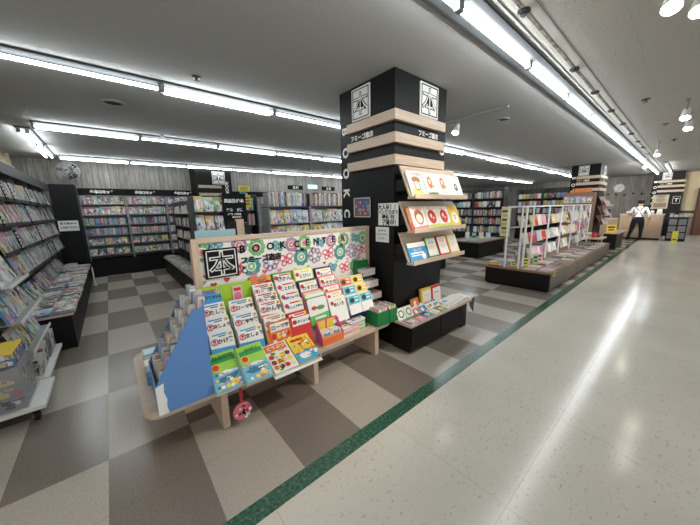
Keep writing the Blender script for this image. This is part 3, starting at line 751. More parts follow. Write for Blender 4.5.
for x, z in ((.609,1.276),(1.147,1.225),(1.607,1.215),(2.075,1.225),(1.749,.939)): butterfly(x, z, .06, TEA, LBL)
for x, z in ((.79,1.07),(1.219,1.09),(1.703,1.09),(2.171,1.089),(1.916,.914)): butterfly(x, z, .075, PNK, WHT, -10)
for i, (x, z) in enumerate(((.673,.995),(.515,1.049),(.5,1.0),(1.143,1.0),(1.647,.998),(1.323,1.161),(1.5,1.161),(1.958,1.0),(.86,.97),(1.0,1.01),(1.45,.99),(1.3,.98),(.57,.97),(2.2,.97),(1.81,.99))): heart(x, z, .026 if i % 3 == 0 else .019, (RED, PNK, GRN, LPK)[i % 4])
for x, z in ((.98,.96),(1.15,.93),(1.6,.93),(.9,1.0),(2.12,1.0)): daisy(x, z, .035, LPK, PNK)
mb.build('flower_print', fm, P, TR(0, .0025, 0))
s = sign_mesh(P, TR(.645, .0, 1.14), .255, .235, M['black_matt'], WH, 'sign_plate')
for i, (ch, x, z) in enumerate(zip('BOOKCENTER', (.821,.937,1.069,1.193,1.334,1.454,1.555,1.652,1.772,1.90), (1.232,1.228,1.232,1.232,1.226,1.23,1.23,1.232,1.235,1.236))):
    letter(ch, .088, M['black_matt'], P, TR(x, -.0005, z), 'panel_letter', bold=.003)
letter(SHOP, .062, M['black_matt'], P, TR(.985, -.0005, 1.135), 'shop_lettering', bold=.003)

# ------------------------------------------------------------------ blue cardboard booklet stand
o = thing('booklet_stand', 'blue cardboard stand full of thin booklets at the bench end', 'booklet stand', TR(0, 0, BZ+.001))
side = [(.075, 0), (.385, 0), (.378, .61), (.32, .61), (.075, .185)]
for y in (1.90, 2.285):
    b = MB(); b.prism(side, 'y', y, y+.006); b.build('side_panel', M['blue_card'], o)
b = MB(); b.box(.075, .081, 1.9065, 2.2845, 0, .185); b.build('front_lip', M['blue_card'], o)
b = MB(); b.box(.38, .386, 1.9065, 2.2845, 0, .66); b.build('back_panel', M['blue_card'], o)
b = MB(); b.box(.081, .38, 1.9065, 2.2845, 0, .012)
b.build('bottom', M['blue_card'], o)
b = MB(); b.prism([(.074, .0), (.125, .0), (.118, .05), (.124, .09), (.112, .14), (.118, .2), (.074, .185)], 'y', 1.8985, 1.8998); b.box(.0735, .0748, 1.899, 1.93, 0, .18); b.build('torn_paper_strip', M['white_paper'], o)
q = random.Random(5); k = 0
pal_b = ['white','white','cream','grey','white','pale blue','white','pink']
for r_ in range(7):
    x = .088 + .041*r_; z = BZ + max(.014, .185 + 1.735*(x-.075) - .15); y = 1.912; col_n = 0
    while y < 2.27:
        t = q.uniform(.011, .019); k += 1; col_n += 1; c_ = q.choice(pal_b)
        A = TR(x, y+t, z, -90, -7 + q.uniform(-3, 3)) @ TR(0, 0, 0, 0, 0, q.uniform(-3, 3))
        # spines of the thin booklets face the visitor: thickness across, cover depth behind
        book('booklet', US, A @ TR(0, 0, 0), t*.92, .036, q.uniform(.185, .225), c_, '%s booklet, %s from aisle side, %s tier of the blue stand' % (c_, nth(col_n), nth(r_+1)), 'booklet', 'booklets in the blue cardboard stand')
        y += t + .001
# small boxes behind the stand
for i, (x, y, z, w_, d_, h_, c_, lb) in enumerate(((.055, 2.32, 0, .10, .12, .05, (86,124,160), 'blue patterned small box at the back of the bench end'), (.06, 2.325, .051, .09, .11, .045, (112,150,176), 'pale blue patterned small box stacked on the blue one'),
        (.05, 2.47, 0, .085, .13, .075, (206,192,166), 'cream small box at the back of the bench end'), (.06, 2.63, 0, .13, .13, .10, (176,196,198), 'grey tissue box at the back of the bench end'))):
    b = MB(); b.box(0, w_, 0, d_, 0, h_, 0); b.rect(.008, w_-.008, .008, h_-.01, -.0006, 1); b.fan([(-.0006, .01, .008), (-.0006, d_-.01, .008), (-.0006, d_-.01, h_-.01), (-.0006, .01, h_-.01)][::-1], 1)
    b.fan([(.01, .01, h_+.0006), (w_-.01, .01, h_+.0006), (w_-.01, d_-.01, h_+.0006), (.01, d_-.01, h_+.0006)], 1)
    tag(b.build('small_box', [flat(*c_), flat(*[min(255, v+44) for v in c_])], None, TR(x, y, BZ+.001+z)), lb, 'box')

# ------------------------------------------------------------------ stepped rows of workbooks
def plane_z(y): return .62 + 1.25*(y - 2.05)
# lime cardboard backing and its pink card
b = MB(); b.prism([(.40, BZ+.001), (.845, BZ+.001), (.845, .968), (.40, .975)], 'y', 2.318, 2.324)
o = tag(b.build('display_backing', flat(164, 208, 46), None), 'lime green cardboard backing behind the workbooks', 'cardboard')
b = MB(); b.box(.688, .768, 2.311, 2.3165, .80, .945)
lp = b.build('pink_card', flat(236, 190, 204), o); art(lp, [('d', .728, .86, .03, .035, 0), ('r', .7, .756, .905, .93, 1)], [MC['pk'], MC['rd']], 2.3105)
# stepped support under the books
def stepper(x0, x1, label, y0):
    o = thing('display_riser', label, 'riser', TR(0, 0, BZ+.001))
    b = MB(); b.prism([(y0, 0), (2.312, 0), (2.312, .34), (2.29, .34), (y0, (y0-1.97)*1.05+.001)], 'x', x0, x1); b.build('riser_body', flat(214, 206, 190), o)
    return o
DR = {'drill': ('w', 'navy_t', 'rd')}
def workbook(x, y, z, w, h, t, cover, label, title, group, style, band=None, lean=20, rz=0, tcol='dk', ts=None):
    o = real_book('workbook', TR(x, y, z, rz, -lean), w, t, h, MC[cover], label, 'workbook', group)
    if style == 'drill':     # red ringed badge, heavy title, coloured strip above, round tag
        art(o, [('d', .03, h-.058, .025, .025, 0), ('d', .03, h-.058, .018, .018, 1), ('d', .03, h-.064, .013, .010, 2), ('d', .03, h-.05, .012, .006, 3)], [MC['rd'], MC['w'], MC['pk'], MC['dk']], name='round_badge')
        art(o, [('r', .02, w-.045, h-.014, h-.004, 0), ('r', .062, w-.05, h-.028, h-.02, 1)], [MC[band or 'bl'], MC['gy']], name='header_strip')
        art(o, [('s', w-.02, h-.02, 0, .017, 1), ('d', w-.02, h-.02, .006, .008, 0), ('p', [(.0, h-.10), (w, h-.115), (w, 0), (0, 0)], 0)], [MC[band or 'bl'], MC['yl']], name='round_tag')
        letter(title, ts or min(.056, (w-.060)/max(1, len(title))*1.12), MC[tcol], o, TR(.056 + (w-.062)/2, -.003, h-.060), 'title', bold=.0014)
    elif style == 'frame':   # white field in a coloured frame
        art(o, [('r', .012, w-.012, h-.105, h-.010, 0), ('d', .035, h-.05, .02, .02, 1), ('r', .07, w-.04, h-.035, h-.022, 2)], [MC['w'], MC['rd'], MC['yl']], name='title_field')
        letter(title, ts or .044, MC['dk'], o, TR(w*.56, -.003, h-.07), 'title', bold=.0012)
    elif style == 'red':
        art(o, [('r', .01, w-.01, h-.085, h-.008, 0), ('d', .028, h-.04, .02, .02, 1), ('r', .06, w-.03, h-.026, h-.014, 1), ('s', w-.02, h-.022, 0, .014, 2)], [MC['w'], MC['rd'], MC['yl']], name='title_field')
        letter(title, ts or min(.046, (w-.05)/max(1, len(title))*1.1), MC['nv'], o, TR(w*.57, -.003, h-.056), 'title', bold=.0014)
    elif style == 'tag':
        art(o, [('r', .01, w-.01, h-.09, h-.01, 0), ('d', w*.3, h-.045, .03, .026, 1), ('r', w*.55, w*.9, h-.03, h-.02, 2), ('r', w*.55, w*.85, h-.06, h-.045, 2)], [MC[band], MC['dk'], MC['w']], name='printed_panel')
    return o
BH = .235
def column(name, x, w, rows, style, cover, group, thick=.05, band=None):
    """rows from the back to the front; every row is a short run of identical books"""
    for i, (top_z, title, cov, bnd, desc) in enumerate(rows):
        y = 2.05 + (top_z - .62)/1.25
        z = top_z - BH*math.cos(R(20)); yb = y - BH*math.sin(R(20))
        for j in range(2):
            jj = j*.016
            last = (j == 0)
            oo = workbook(x, yb + jj/math.cos(R(20)), z + jj*.2, w, BH, .0145, cov, '%s workbook, %s copy, %s row from the back of %s' % (desc, ('front', 'rear')[j], nth(i+1), name), title, group, style if last else 'plain', bnd)
G = 'workbooks on the flower panel bench'
column('the first column', .43, .165, [(.95, '算数ドリル', 'bl', 'rd', 'blue'), (.855, 'たし算', 'w', 'bl', 'white'), (.765, '文しょう', 'w', 'bl', 'white'), (.675, 'かけ算', 'w', 'bl', 'white')], 'drill', 'w', G)
column('the second column', .625, .185, [(.845, 'ローマ字', 'w', 'bl', 'white'), (.75, '漢字計算', 'w', 'bl', 'white'), (.66, '文しょう', 'w', 'bl', 'white')], 'drill', 'w', G)
column('the third column', .845, .185, [(.975, '漢字', 'or_', 'or_', 'orange'), (.92, '漢字', 'w', 'rd', 'white'), (.855, '漢字', 'w', 'rd', 'white'), (.79, 'かん字', 'w', 'rd', 'white'), (.69, 'ローマ字', 'w', 'or_', 'white')], 'drill', 'w', G)
column('the fourth column', 1.05, .185, [(.98, '図かん', 'gn', 'gn', 'green'), (.905, 'ことわざ', 'w', 'rd', 'red edged white'), (.83, '四字じゅく語', 'w', 'rd', 'red edged white'), (.76, '文しょうだい', 'w', 'rd', 'red edged white'), (.67, 'めいろ', 'rd', 'rd', 'red')], 'red', 'rd', G)
column('the fifth column', 1.26, .21, [(.985, 'とけい', 'lg', None, 'lime framed'), (.885, 'カタカナ', 'nv', None, 'navy framed'), (.795, 'すうじ', 'pk', None, 'pink framed')], 'frame', 'w', G)
column('the sixth column', 1.49, .20, [(.965, 'えいご', 'nv', None, 'navy framed'), (.89, 'かきかた', 'pk', None, 'pink framed'), (.805, 'ひらがな', 'pk', None, 'pink framed'), (.755, 'なぞなぞ', 'pk', None, 'pink framed'), (.7, 'めいろ', 'w', None, 'white framed')], 'frame', 'w', G)
for j, (tz, c1, c2) in enumerate(((.845, 'or_', 'yl'), (.765, 'bl', 'yl'), (.68, 'bl', 'bl'))):
    for i, cc in enumerate((c1, c2)):
        y = 2.05 + (tz - .62)/1.25
        o = real_book('workbook', TR(1.715+.162*i, y - .19*math.sin(R(20)), tz - .19*math.cos(R(20)), 0, -20), .155, .02, .19, MC['w'], 'small %s fronted workbook, %s of the pair in the %s row beside the green stand' % (colw[cc], ('first', 'second')[i], nth(j+1)), 'workbook', G)
        art(o, [('r', .006, .149, .1, .184, 0), ('d', .05, .14, .03, .026, 1), ('r', .085, .135, .16, .17, 2), ('r', .085, .13, .125, .14, 2)], [MC[cc] if cc != 'bl' else flat(70, 186, 206), MC['dk'], MC['w']], name='printed_panel')
b = MB(); b.box(1.715, 2.03, 2.09, 2.105, BZ+.001, .52); tag(b.build('cardboard_skirt', flat(32, 42, 110), None), 'navy cardboard front below the small workbooks', 'cardboard')
# green fan of thin books in the fifth column
for j in range(4):
    cc = ('lg', 'w', 'gn', 'w')[j]
    o = real_book('workbook', TR(1.27, 2.062 + .013*(3-j), BZ+.165+.018*(3-j), 0, -18), .21, .012, .235, MC[cc], '%s thin workbook, %s of the fanned run in the fifth column' % (colw[cc], nth(j+1)), 'workbook', G)
    art(o, [('r', .012, .198, .205, .225, 0), ('r', .012, .198, .12, .19, 0), ('p', [(.0,.0),(.21,.0),(.21,.10),(0,.085)], 2), ('d', .06, .155, .03, .018, 1), ('d', .13, .15, .045, .02, 3), ('r', .05, .17, .05, .07, 0)], [MC['w'], MC['rd'], flat(96, 190, 90), MC['gn']])
stepper(.43, .81, 'pale card riser under the first two workbook columns', 1.98); stepper(.845, 1.24, 'pale card riser under the third and fourth workbook columns', 1.98); stepper(1.26, 1.70, 'pale card riser under the fifth and sixth workbook columns', 2.07); 
# fronts standing before the third and fourth columns
o = real_book('workbook', TR(.865, 2.0, BZ+.03, 0, -14), .185, .012, .285, MC['or_'], 'orange and pink picture workbook standing before the third column', 'workbook', G)
art(o, [('r', .01, .175, .21, .275, 0)] + [('d', .03+.042*(i % 4), .05+.06*(i//4), .02, .024, 1+(i % 3)) for i in range(12)], [MC['w'], MC['yl'], MC['cr'], MC['rd']])
busy(o, .185, .285, 34, [MC['yl'], MC['cr'], MC['pk'], MC['rd'], MC['w']], 61, 0, .7); letter('ローマ字', .04, MC['dk'], o, TR(.095, -.007, .243), 'title', bold=.0008)
o = real_book('workbook', TR(1.062, 2.0, BZ+.04, 0, -14), .185, .02, .27, MC['rd'], 'red fronted workbook with white label standing before the fourth column', 'workbook', G)
art(o, [('r', .008, .178, .19, .262, 0), ('d', .03, .225, .02, .02, 1), ('r', .04, .14, .09, .1, 2), ('r', .04, .12, .07, .076, 2), ('r', .04, .13, .05, .056, 2)], [MC['w'], MC['rd'], MC['w']])
letter('三字じゅく語', .026, MC['nv'], o, TR(.11, -.003, .222), 'title', bold=.0007)

# ------------------------------------------------------------------ flat books along the front edge
def tilted(x, y, z, rz, up): return TR(x, y, z, rz, -90 + up)
def whale(w, h): return [('r', .0, w, .0, h*.48, 0), ('p', [(w*.05,h*.30),(w*.3,h*.2),(w*.75,h*.22),(w*.95,h*.38),(w*.7,h*.36),(w*.3,h*.34)], 1), ('p', [(w*.1,h*.44),(w*.5,h*.5),(w*.9,h*.44),(w*.6,h*.40)], 2), ('d', w*.7, h*.14, w*.14, h*.08, 3), ('d', w*.45, h*.1, w*.08, h*.05, 3), ('r', w*.06, w*.94, h*.72, h*.86, 4), ('s', w*.2, h*.62, 0, w*.17, 3), ('d', w*.2, h*.62, w*.12, w*.12, 5)]
WM = [flat(110, 178, 206), flat(44, 112, 138), MC['w'], MC['yl'], flat(40, 150, 60), MC['rd']]
for i, (x, y, n_) in enumerate(((.385, 1.845, 2), (.572, 1.81, 3))):
    for j in range(n_):
        A = TR(x, y, BZ+.020, 0, -50) @ TR(0, -.0165*j, 0)
        o = real_book('workbook', A, .185, .016, .275, flat(150, 206, 70) if j == n_-1 else MC['w'], 'green workbook with whale, %s stack on the bench front, %s copy from the bottom' % (nth(i+1), nth(j+1)), 'workbook', 'flat workbooks on the bench front')
    art(o, whale(.185, .275), WM); busy(o, .185, .275, 26, [MC['w'], MC['yl'], flat(40, 120, 150), MC['or_'], flat(230, 240, 240)], 40+i, 0, .5); letter(('自由研究', 'かがく')[i], .036, flat(20, 120, 50), o, TR(.1, -.007, .235), 'title', bold=.001)
for i, (x, cv, n_) in enumerate(((.772, 'w', 2), (.975, 'yl', 2))):
    for j in range(n_):
        A = TR(x, 1.79, BZ+.022, -2*i, -64) @ TR(0, -.0165*j, 0)
        o = real_book('workbook', A, .195, .016, .265, MC['w'] if j < n_-1 else MC[cv], ('white workbook with orange animals, lying on the bench front, %s', 'yellow and blue workbook lying on the bench front, %s')[i] % ('bottom copy', 'top copy')[j], 'workbook', 'flat workbooks on the bench front')
    busy(o, .195, .265, 30, ([MC['or_'], MC['yl'], MC['dk'], MC['rd'], MC['gn']], [MC['w'], MC['bl'], MC['rd'], MC['or_']])[i], 50+i, 0, .72)
    if i == 0: art(o, [('r', .01, .185, .19, .255, 0)] + [('d', .03+.044*(k % 4), .04+.05*(k//4), .02, .02, 1+(k+k//4) % 4) for k in range(12)], [MC['or_'], MC['yl'], MC['dk'], MC['rd'], MC['cr']])
    else: art(o, [('r', .0, .195, .0, .1, 0), ('s', .13, .15, 0, .06, 1), ('d', .13, .15, .045, .04, 2), ('r', .02, .12, .215, .235, 3), ('d', .08, .06, .05, .03, 4)], [flat(70, 170, 200), MC['or_'], MC['yl'], MC['rd'], MC['w']])
    letter(('どうぶつ', 'こうさく')[i], .038, (MC['w'], MC['rd'])[i], o, TR(.1, -.007, .222), 'title', bold=.001)
b = MB(); b.prism([(1.77, BZ+.001), (2.05, BZ+.001), (2.05, BZ+.008+.26*math.sin(R(26))-.008), (1.785, BZ+.003)], 'x', .765, 1.18)
tag(b.build('sloping_card', M['white_paper'], None), 'white sloping card under the workbooks overhanging the bench front', 'card support')
b = MB(); b.prism([(1.852, BZ+.001), (2.06, BZ+.001), (2.06, BZ+.17), (1.856, BZ+.002)], 'x', .39, .755)
tag(b.build('sloping_card', M['white_paper'], None), 'white sloping card under the green whale workbooks', 'card support')

# hanging ornament under the bench edge
o = thing('hanging_ornament', 'round pink patterned ornament hanging on a red strap below the bench', 'ornament', TR(.555, 1.915, 0))
b = MB(); b.box(-.012, .012, -.003, .0, .18, BZ-.02); b.build('strap', flat(170, 40, 56), o)
b = MB(); n = 18
b.lathe([(.012, -.016), (.055, -.013), (.068, 0), (.055, .013), (.012, .016)], 20, 0, TR(0, 0, .115, 0, 90))
for k in range(26):
    a = q.uniform(0, 6.28); r_ = q.uniform(0, .05); b.disc(r_*math.cos(a), .115 + r_*math.sin(a), q.uniform(.006, .013), None, -.0172, 8, 1 + k % 4)
b.build('disc', [flat(216, 112, 128), flat(238, 210, 200), flat(190, 50, 70), flat(250, 235, 225), flat(120, 60, 80)], o)

# ------------------------------------------------------------------ pink counter display, small stacks, green boxes
o = thing('counter_display', 'pink and yellow cardboard display box on the bench front', 'cardboard display', TR(1.30, 1.955, BZ+.001))
pkc = flat(232, 92, 150)
b = MB(); b.box(0, .235, .0, .004, 0, .085); b.build('front_panel', flat(236, 150, 110), o)
for x in (0, .231): b = MB(); b.prism([(0, 0), (.09, 0), (.09, .205), (.07, .195), (0, .085)], 'x', x, x+.004); b.build('side_panel', pkc, o)
b = MB(); b.box(.004, .231, .09, .094, 0, .21); bp = b.build('back_panel', pkc, o)
art(bp, [('r', .02, .1, .09, .2, 0), ('r', .12, .21, .09, .2, 0), ('r', .035, .085, .1, .16, 1), ('r', .135, .19, .1, .16, 1)], [MC['yl'], flat(230, 200, 60)], .0885)
for i in range(2):
    for j in range(3):
        oo = real_book('picture_book', TR(1.312+.108*i, 1.960+.025*j, BZ+.003, 0, -4),   .102, .024, .115, MC['cr'], 'small picture book with blue bear, %s in the %s pile of the pink display' % (nth(j+1), nth(i+1)), 'picture book', 'small books in the pink display')
        if j == 0: art(oo, [('d', .05, .07, .034, .028, 0), ('d', .026, .095, .012, .012, 0), ('d', .075, .095, .012, .012, 0), ('d', .05, .06, .016, .012, 1), ('r', .01, .09, .012, .026, 2)], [MC['bl'], MC['w'], MC['or_']])
b = MB(); b.box(1.30, 1.54, 1.945, 1.953, BZ+.001, BZ+.06); tag(b.build('card_strip', flat(238, 120, 60), None), 'orange card strip before the pink display box', 'card strip')
for i, (x, y, c_, n_) in enumerate(((1.545, 1.95, 'pk', 6), (1.655, 1.97, 'pk', 7), (1.765, 2.0, 'w', 7))):
    for j in range(n_):
        c2 = ('pk', 'w', 'cr')[(i+j) % 3] if i < 2 else ('w', 'gn')[j % 2]
        oo = real_book('paperback', TR(x+q.uniform(-.003, .003), y, BZ+.0015+j*.0175, q.uniform(-2, 2), -90), .105, .017, .15, MC[c2], '%s small paperback, %s from the bottom of the %s stack before the green boxes' % (colw[c2], nth(j+1), nth(i+1)), 'paperback', 'small paperback stacks on the bench', (flat(236, 150, 168), M['pages'], flat(240, 196, 176))[j % 3] if i < 2 else (M['pages'], flat(150, 200, 140))[j % 2])
    art(oo, [('r', .004, .101, .09, .146, 0), ('d', .05, .05, .04, .035, 1), ('d', .03, .11, .015, .015, 2), ('d', .07, .06, .015, .02, 2)], [(MC['rd'], MC['pk'], MC['gn'])[i], MC['cr'], MC['bl']])
def green_box(x, y, w_, d_, label, n_, rows):
    o = thing('book_box', label, 'box', TR(x, y, BZ+.001))
    g = M['green_card']
    b = MB(); b.box(0, w_, 0, .004, 0, .15); b.box(0, w_, d_-.004, d_, 0, .15); b.box(0, .004, .004, d_-.004, 0, .15); b.box(w_-.004, w_, .004, d_-.004, 0, .15); b.box(.004, w_-.004, .004, d_-.004, 0, .004); b.build('open_box', g, o)
    for r_ in range(rows):
        yy = y + .01 + r_*(d_-.02)/rows; xx = x+.008; k_ = 0
        while xx < x + w_ - .02:
            t = q.uniform(.010, .016); k_ += 1; c2 = q.choice(['white','white','cream','pink','yellow','purple'])
            book('paperback', US, TR(xx, yy, BZ+.008+.02), t*.95, (d_-.03)/rows, q.uniform(.145, .16), c2, '%s paperback, %s from near side, %s row, %s' % (c2, nth(k_), nth(r_+1), label.split(' of')[0]), 'paperback', 'paperbacks in the green boxes'); xx += t
    # the boxes stand on a card bottom that lifts the books
    b = MB(); b.box(.005, w_-.005, .005, d_-.005, .004, .026); b.build('card_bottom', g, o)
green_box(1.955, 1.905, .165, .21, 'bigger green open box of books', 12, 2); green_box(2.125, 1.90, .125, .19, 'smaller green open box of books', 8, 2)
o = thing('stepped_stand', 'green cardboard stand with four tiers of boxed books against the pillar', 'cardboard stand', TR(2.045, 0, BZ+.001))
b = MB(); b.prism([(2.14, .0), (2.35, .62), (2.36, .62), (2.36, 0)], 'x', -.012, .2); b.build('sloping_back', M['green_card'], o)
b = MB()
for i in range(4): b.box(.005, .2, 2.075+.05*i, 2.175+.033*i, .10+.125*i, .105+.125*i)
b.build('tier_boards', M['green_card'], o)
for i in range(4):
    for j in range(4):
        c2 = ('pink', 'white', 'cream', 'white')[(i+j) % 4]
        oo = real_book('paperback', TR(2.054, 2.07+.05*i, BZ+.108+.125*i+j*.0185, 0, -90), .186, .018, .10, MC[{'pink':'pk','white':'w','cream':'cr'}[c2]], '%s boxed paperback, %s from the bottom on the %s tier of the green stand' % (c2, nth(j+1), nth(i+1)), 'paperback', 'boxed paperbacks on the green stand')
        if j == 3: art(oo, [('r', .01, .09, .02, .09, 0), ('r', .1, .176, .02, .09, 1), ('d', .05, .055, .02, .02, 2)], [MC['lp'], MC['pk'], MC['w']])
# ------------------------------------------------------------------ magazine racks along the side wall
q = random.Random(21)
MAGCASE = [1.74, 1.44, 1.14, .84]
def mag_bay(y0, w, label):
    """stepped magazine rack, local X runs along the wall away from the entrance, front towards local -Y"""
    o = thing('magazine_rack', label, 'magazine rack', TR(-.90, y0+w, 0, 90) if False else TR(-.90, y0, 0, 90), 'magazine racks along the side wall')
    return o
# local frame: rz=90 -> local X = +Y world, local -Y = +X world, so the front faces the shop
BAYS = [(4.46 + .9*i, .9) for i in range(5)]
for i, (y0, w_) in enumerate(BAYS):
    o = mag_bay(y0, w_, 'tall grey magazine rack against the side wall, %s bay from the black end panel' % nth(5-i))
    b = MB(); b.box(0, w_, .36, .39, 0, 2.2); b.build('back_panel', M['dark_grey'], o)
    for x in (0, w_-.02): b = MB(); b.prism([(-.03, .80), (.07, 2.16), (.36, 2.16), (.36, 0), (.20, 0), (.20, .80)], 'x', x+.001, x+.019); b.build('side_panel', M['shelf_grey'], o)
    for k, z in enumerate(MAGCASE):
        yy = .02 - .14*(2.16 - z)/1.74 + .015
        b = MB(); b.box(.02, w_-.02, yy, .36, z-.012, z); b.box(.02, w_-.02, yy-.008, yy, z-.012, z+.03); b.build('shelf', M['dark_grey'], o)
    b = MB(); b.box(.0, w_, .0, .36, 2.16, 2.2); b.box(0, w_, -.012, .012, 2.06, 2.2); b.build('header', M['dark_grey'], o)
for k, z in enumerate(MAGCASE):
    yy = .02 - .14*(2.16 - z)/1.74 + .02
    T0 = TR(-.90, 4.49, 0, 90) @ TR(0, yy, z+.001)
    row_faces(T0, 4.42, .205, .285, .006, 14, 'magazine', 'magazine', '%s shelf of the side-wall rack' % nth(k+1), end='near end', gap=.004, skip=.03, jit=.16)
# dark price frames clipped onto magazines
k = 0
for (y, row) in ((5.2, 0), (5.6, 0), (6.6, 0), (7.3, 0), (8.2, 0), (4.7, 1), (6.2, 1), (7.6, 1), (8.0, 1), (5.1, 2), (6.5, 2), (7.9, 2), (6.9, 3), (7.5, 3)):
    k += 1; z = MAGCASE[row]; yy = .02 - .14*(2.16 - z)/1.74
    o = thing('title_divider', 'dark framed title divider, %s counted along the side-wall rack rows from the top' % nth(k), 'divider', TR(-.90, y, 0, 90) @ TR(0, yy-.012, z+.0, q.uniform(-4, 4), -10), 'title dividers in the side-wall rack')
    b = MB(); b.box(0, .07, 0, .008, .0, .25); b.build('plate', M['black_matt'], o)
    b = MB()
    for j in range(5): b.box(.015, .055, -.001, .001, .03+.042*j, .055+.042*j)
    b.build('title_blocks', M['white_paper'], o)
# low stand with piles in front of the racks
o = thing('magazine_stand', 'long low black stand piled with magazines in front of the side-wall racks', 'stand', TR(-.9, 4.5, 0))
b = MB(); b.box(-.19, .42, 0, 4.3, 0, .40); b.build('body', M['black_wood'], o)
b = MB(); b.box(-.19, .44, -.012, 4.32, .40, .425); b.build('stand_top', flat(168, 160, 150, .5), o)
k = 0
for i in range(15):
    for j in range(2):
        y = 4.52 + .285*i; x = -.86 + .208*j; n_ = q.choice([2, 3, 3, 4]); k += 1
        for m_ in range(n_):
            c_ = q.choice(BG); th = q.uniform(.010, .022)
            if m_ == 0: zz = .4262
            A = TR(x + q.uniform(-.004, .004), y, zz, 90 + q.uniform(-3, 3), -90)
            # lies flat, top of the cover away from the aisle
            book('magazine', UB['mag'], TR(x + .2 + q.uniform(-.004,.004), y, zz, 90 + q.uniform(-2.5, 2.5), -90), .27, th, .195, c_, '%s magazine, %s from bottom, %s pile, %s row of the low stand' % (c_, nth(m_+1), nth(i+1), ('wall-side', 'aisle-side')[j]), 'magazine', 'magazine piles on the low stand')
            zz += th + .001
# leaning magazines at the back of the stand
row_faces(TR(-.865, 4.55, .428, 90), 4.2, .2, .27, .008, 24, 'magazine', 'magazine', 'leaning row behind the low stand piles', end='near end', gap=.02)
# pale post at the far end of the stand
o = thing('white_post', 'short white post at the far end of the low magazine stand', 'post', TR(-.42, 8.35, 0))
b = MB(); b.box(-.012, .012, -.02, .02, 0, .40); b.build('bar', M['white'], o); b = MB(); b.box(-.03, .03, -.05, .05, 0, .01); b.build('foot', M['white'], o)

# black end panel
o = thing('corner_board', 'tall black end panel with a white paper sign in the shop corner', 'panel', TR(-.90, 9.0, 0))
b = MB(); b.box(0, .42, 0, .40, 0, 2.22); b.build('board', M['black_wood'], o)
paper('paper_sign', TR(-.70, 8.998, 1.31), .33, .23, 'white paper sign on the tall black end panel', 'sign', [('立ち読みは', .055, 0, .055), ('ご遠慮下さい', .05, 0, -.035)], [BK])

# wall fan wrapped in plastic
o = thing('wall_fan', 'round wire caged wall fan high in the shop corner', 'fan', TR(-.57, 9.5, 2.56, -15, -8))
b = MB()
for k in range(20):
    a = 2*math.pi*k/20
    b.tube([(.03*math.cos(a), -.08, .03*math.sin(a)), (.13*math.cos(a), -.075, .13*math.sin(a)), (.215*math.cos(a), -.03, .215*math.sin(a)), (.215*math.cos(a), .03, .215*math.sin(a))], .0035, 4)
for r_, y in ((.215, 0), (.14, -.072), (.21, .03)):
    pts = [(r_*math.cos(2*math.pi*i/24), y, r_*math.sin(2*math.pi*i/24)) for i in range(25)]; b.tube(pts, .005, 5)
b.build('cage', M['shelf_grey'], o)
b = MB()
for k in range(3): b.add([(0,0,.02),(.09,.02,.03),(.17,.012,.12),(.10,-.02,.16),(.02,-.012,.07)], [(0,1,2,3,4)], 0, Matrix.Rotation(k*2*math.pi/3, 4, 'Y'))
b.build('blade', M['black'], o)
b = MB(); b.cyl((0, -.03, 0), (0, .16, 0), .055, .07, 16); b.build('motor', M['dark_grey'], o)
b = MB(); b.box(-.03, .03, .16, .42, -.05, .02); b.build('bracket', M['dark_grey'], o)

# ------------------------------------------------------------------ wheeled carts and tiered rack by the entrance end
o = thing('display_cart', 'low white wheeled cart carrying bagged boxes near the entrance end', 'cart', TR(0, 0, 0))
b = MB(); b.box(-1.35, -.557, 2.985, 3.485, .10, .13); b.build('platform', M['white'], o, bev=.004)
for x in (-1.28, -.62):
    for y in (3.04, 3.43):
        b = MB(); b.cyl((x-.015, y, .034), (x+.015, y, .034), .034, n=14); b.box(x-.02, x+.02, y-.02, y+.02, .06, .10); b.build('caster', M['black'], o)
o = thing('display_cart', 'low white wheeled platform carrying white boxes behind the bagged ones', 'cart', TR(0, 0, 0))
b = MB(); b.box(-1.30, -.595, 3.53, 4.42, .09, .12); b.build('platform', M['white'], o, bev=.004)
for x in (-1.25, -.65):
    for y in (3.6, 4.35):
        b = MB(); b.cyl((x-.015, y, .03), (x+.015, y, .03), .03, n=12); b.box(x-.02, x+.02, y-.02, y+.02, .05, .09); b.build('caster', M['black'], o)
def toybox(T, w_, d_, h_, cname, label, group, wrap=False, name='toy_box'):
    c_ = PAL[cname]
    b = MB(); b.box(0, w_, 0, d_, 0, h_); o = put(b.mesh(name, M['own']), name, None, T, tuple(lin(v) for v in c_) + (1,))
    tag(o, label, 'toy box', group)
    f = MB(); qq = random.Random(hash(label) % 9999 if False else len(label)*7 + int(w_*1000) + int(h_*1000))
    for i in range(26):
        x = qq.uniform(.005, w_-.05); z = qq.uniform(.005, h_-.04); f.rect(x, min(w_-.004, x + qq.uniform(.02, .07)), z, min(h_-.004, z + qq.uniform(.012, .045)), -.0008-.00005*i, qq.randrange(6))
    for i in range(20):
        y = qq.uniform(.004, d_-.03); z = qq.uniform(.005, h_-.04); y2 = min(d_-.003, y + qq.uniform(.02, .05)); z2 = min(h_-.004, z + qq.uniform(.012, .05))
        f.fan([(w_+.0008+.00005*i, y, z), (w_+.0008+.00005*i, y2, z), (w_+.0008+.00005*i, y2, z2), (w_+.0008+.00005*i, y, z2)], qq.randrange(6))
    f.build('printed_front', [flat(206, 208, 210), flat(120, 128, 140), flat(70, 92, 140), flat(190, 178, 130), flat(60, 60, 66), flat(170, 110, 110)], o)
    if wrap:
        c = MB(); c.box(-.012, w_+.012, -.012, d_+.012, .0005, h_+.02); c.build('clear_bag', M['clear'], o)
    return o
GB = 'bagged toy boxes on the white cart'
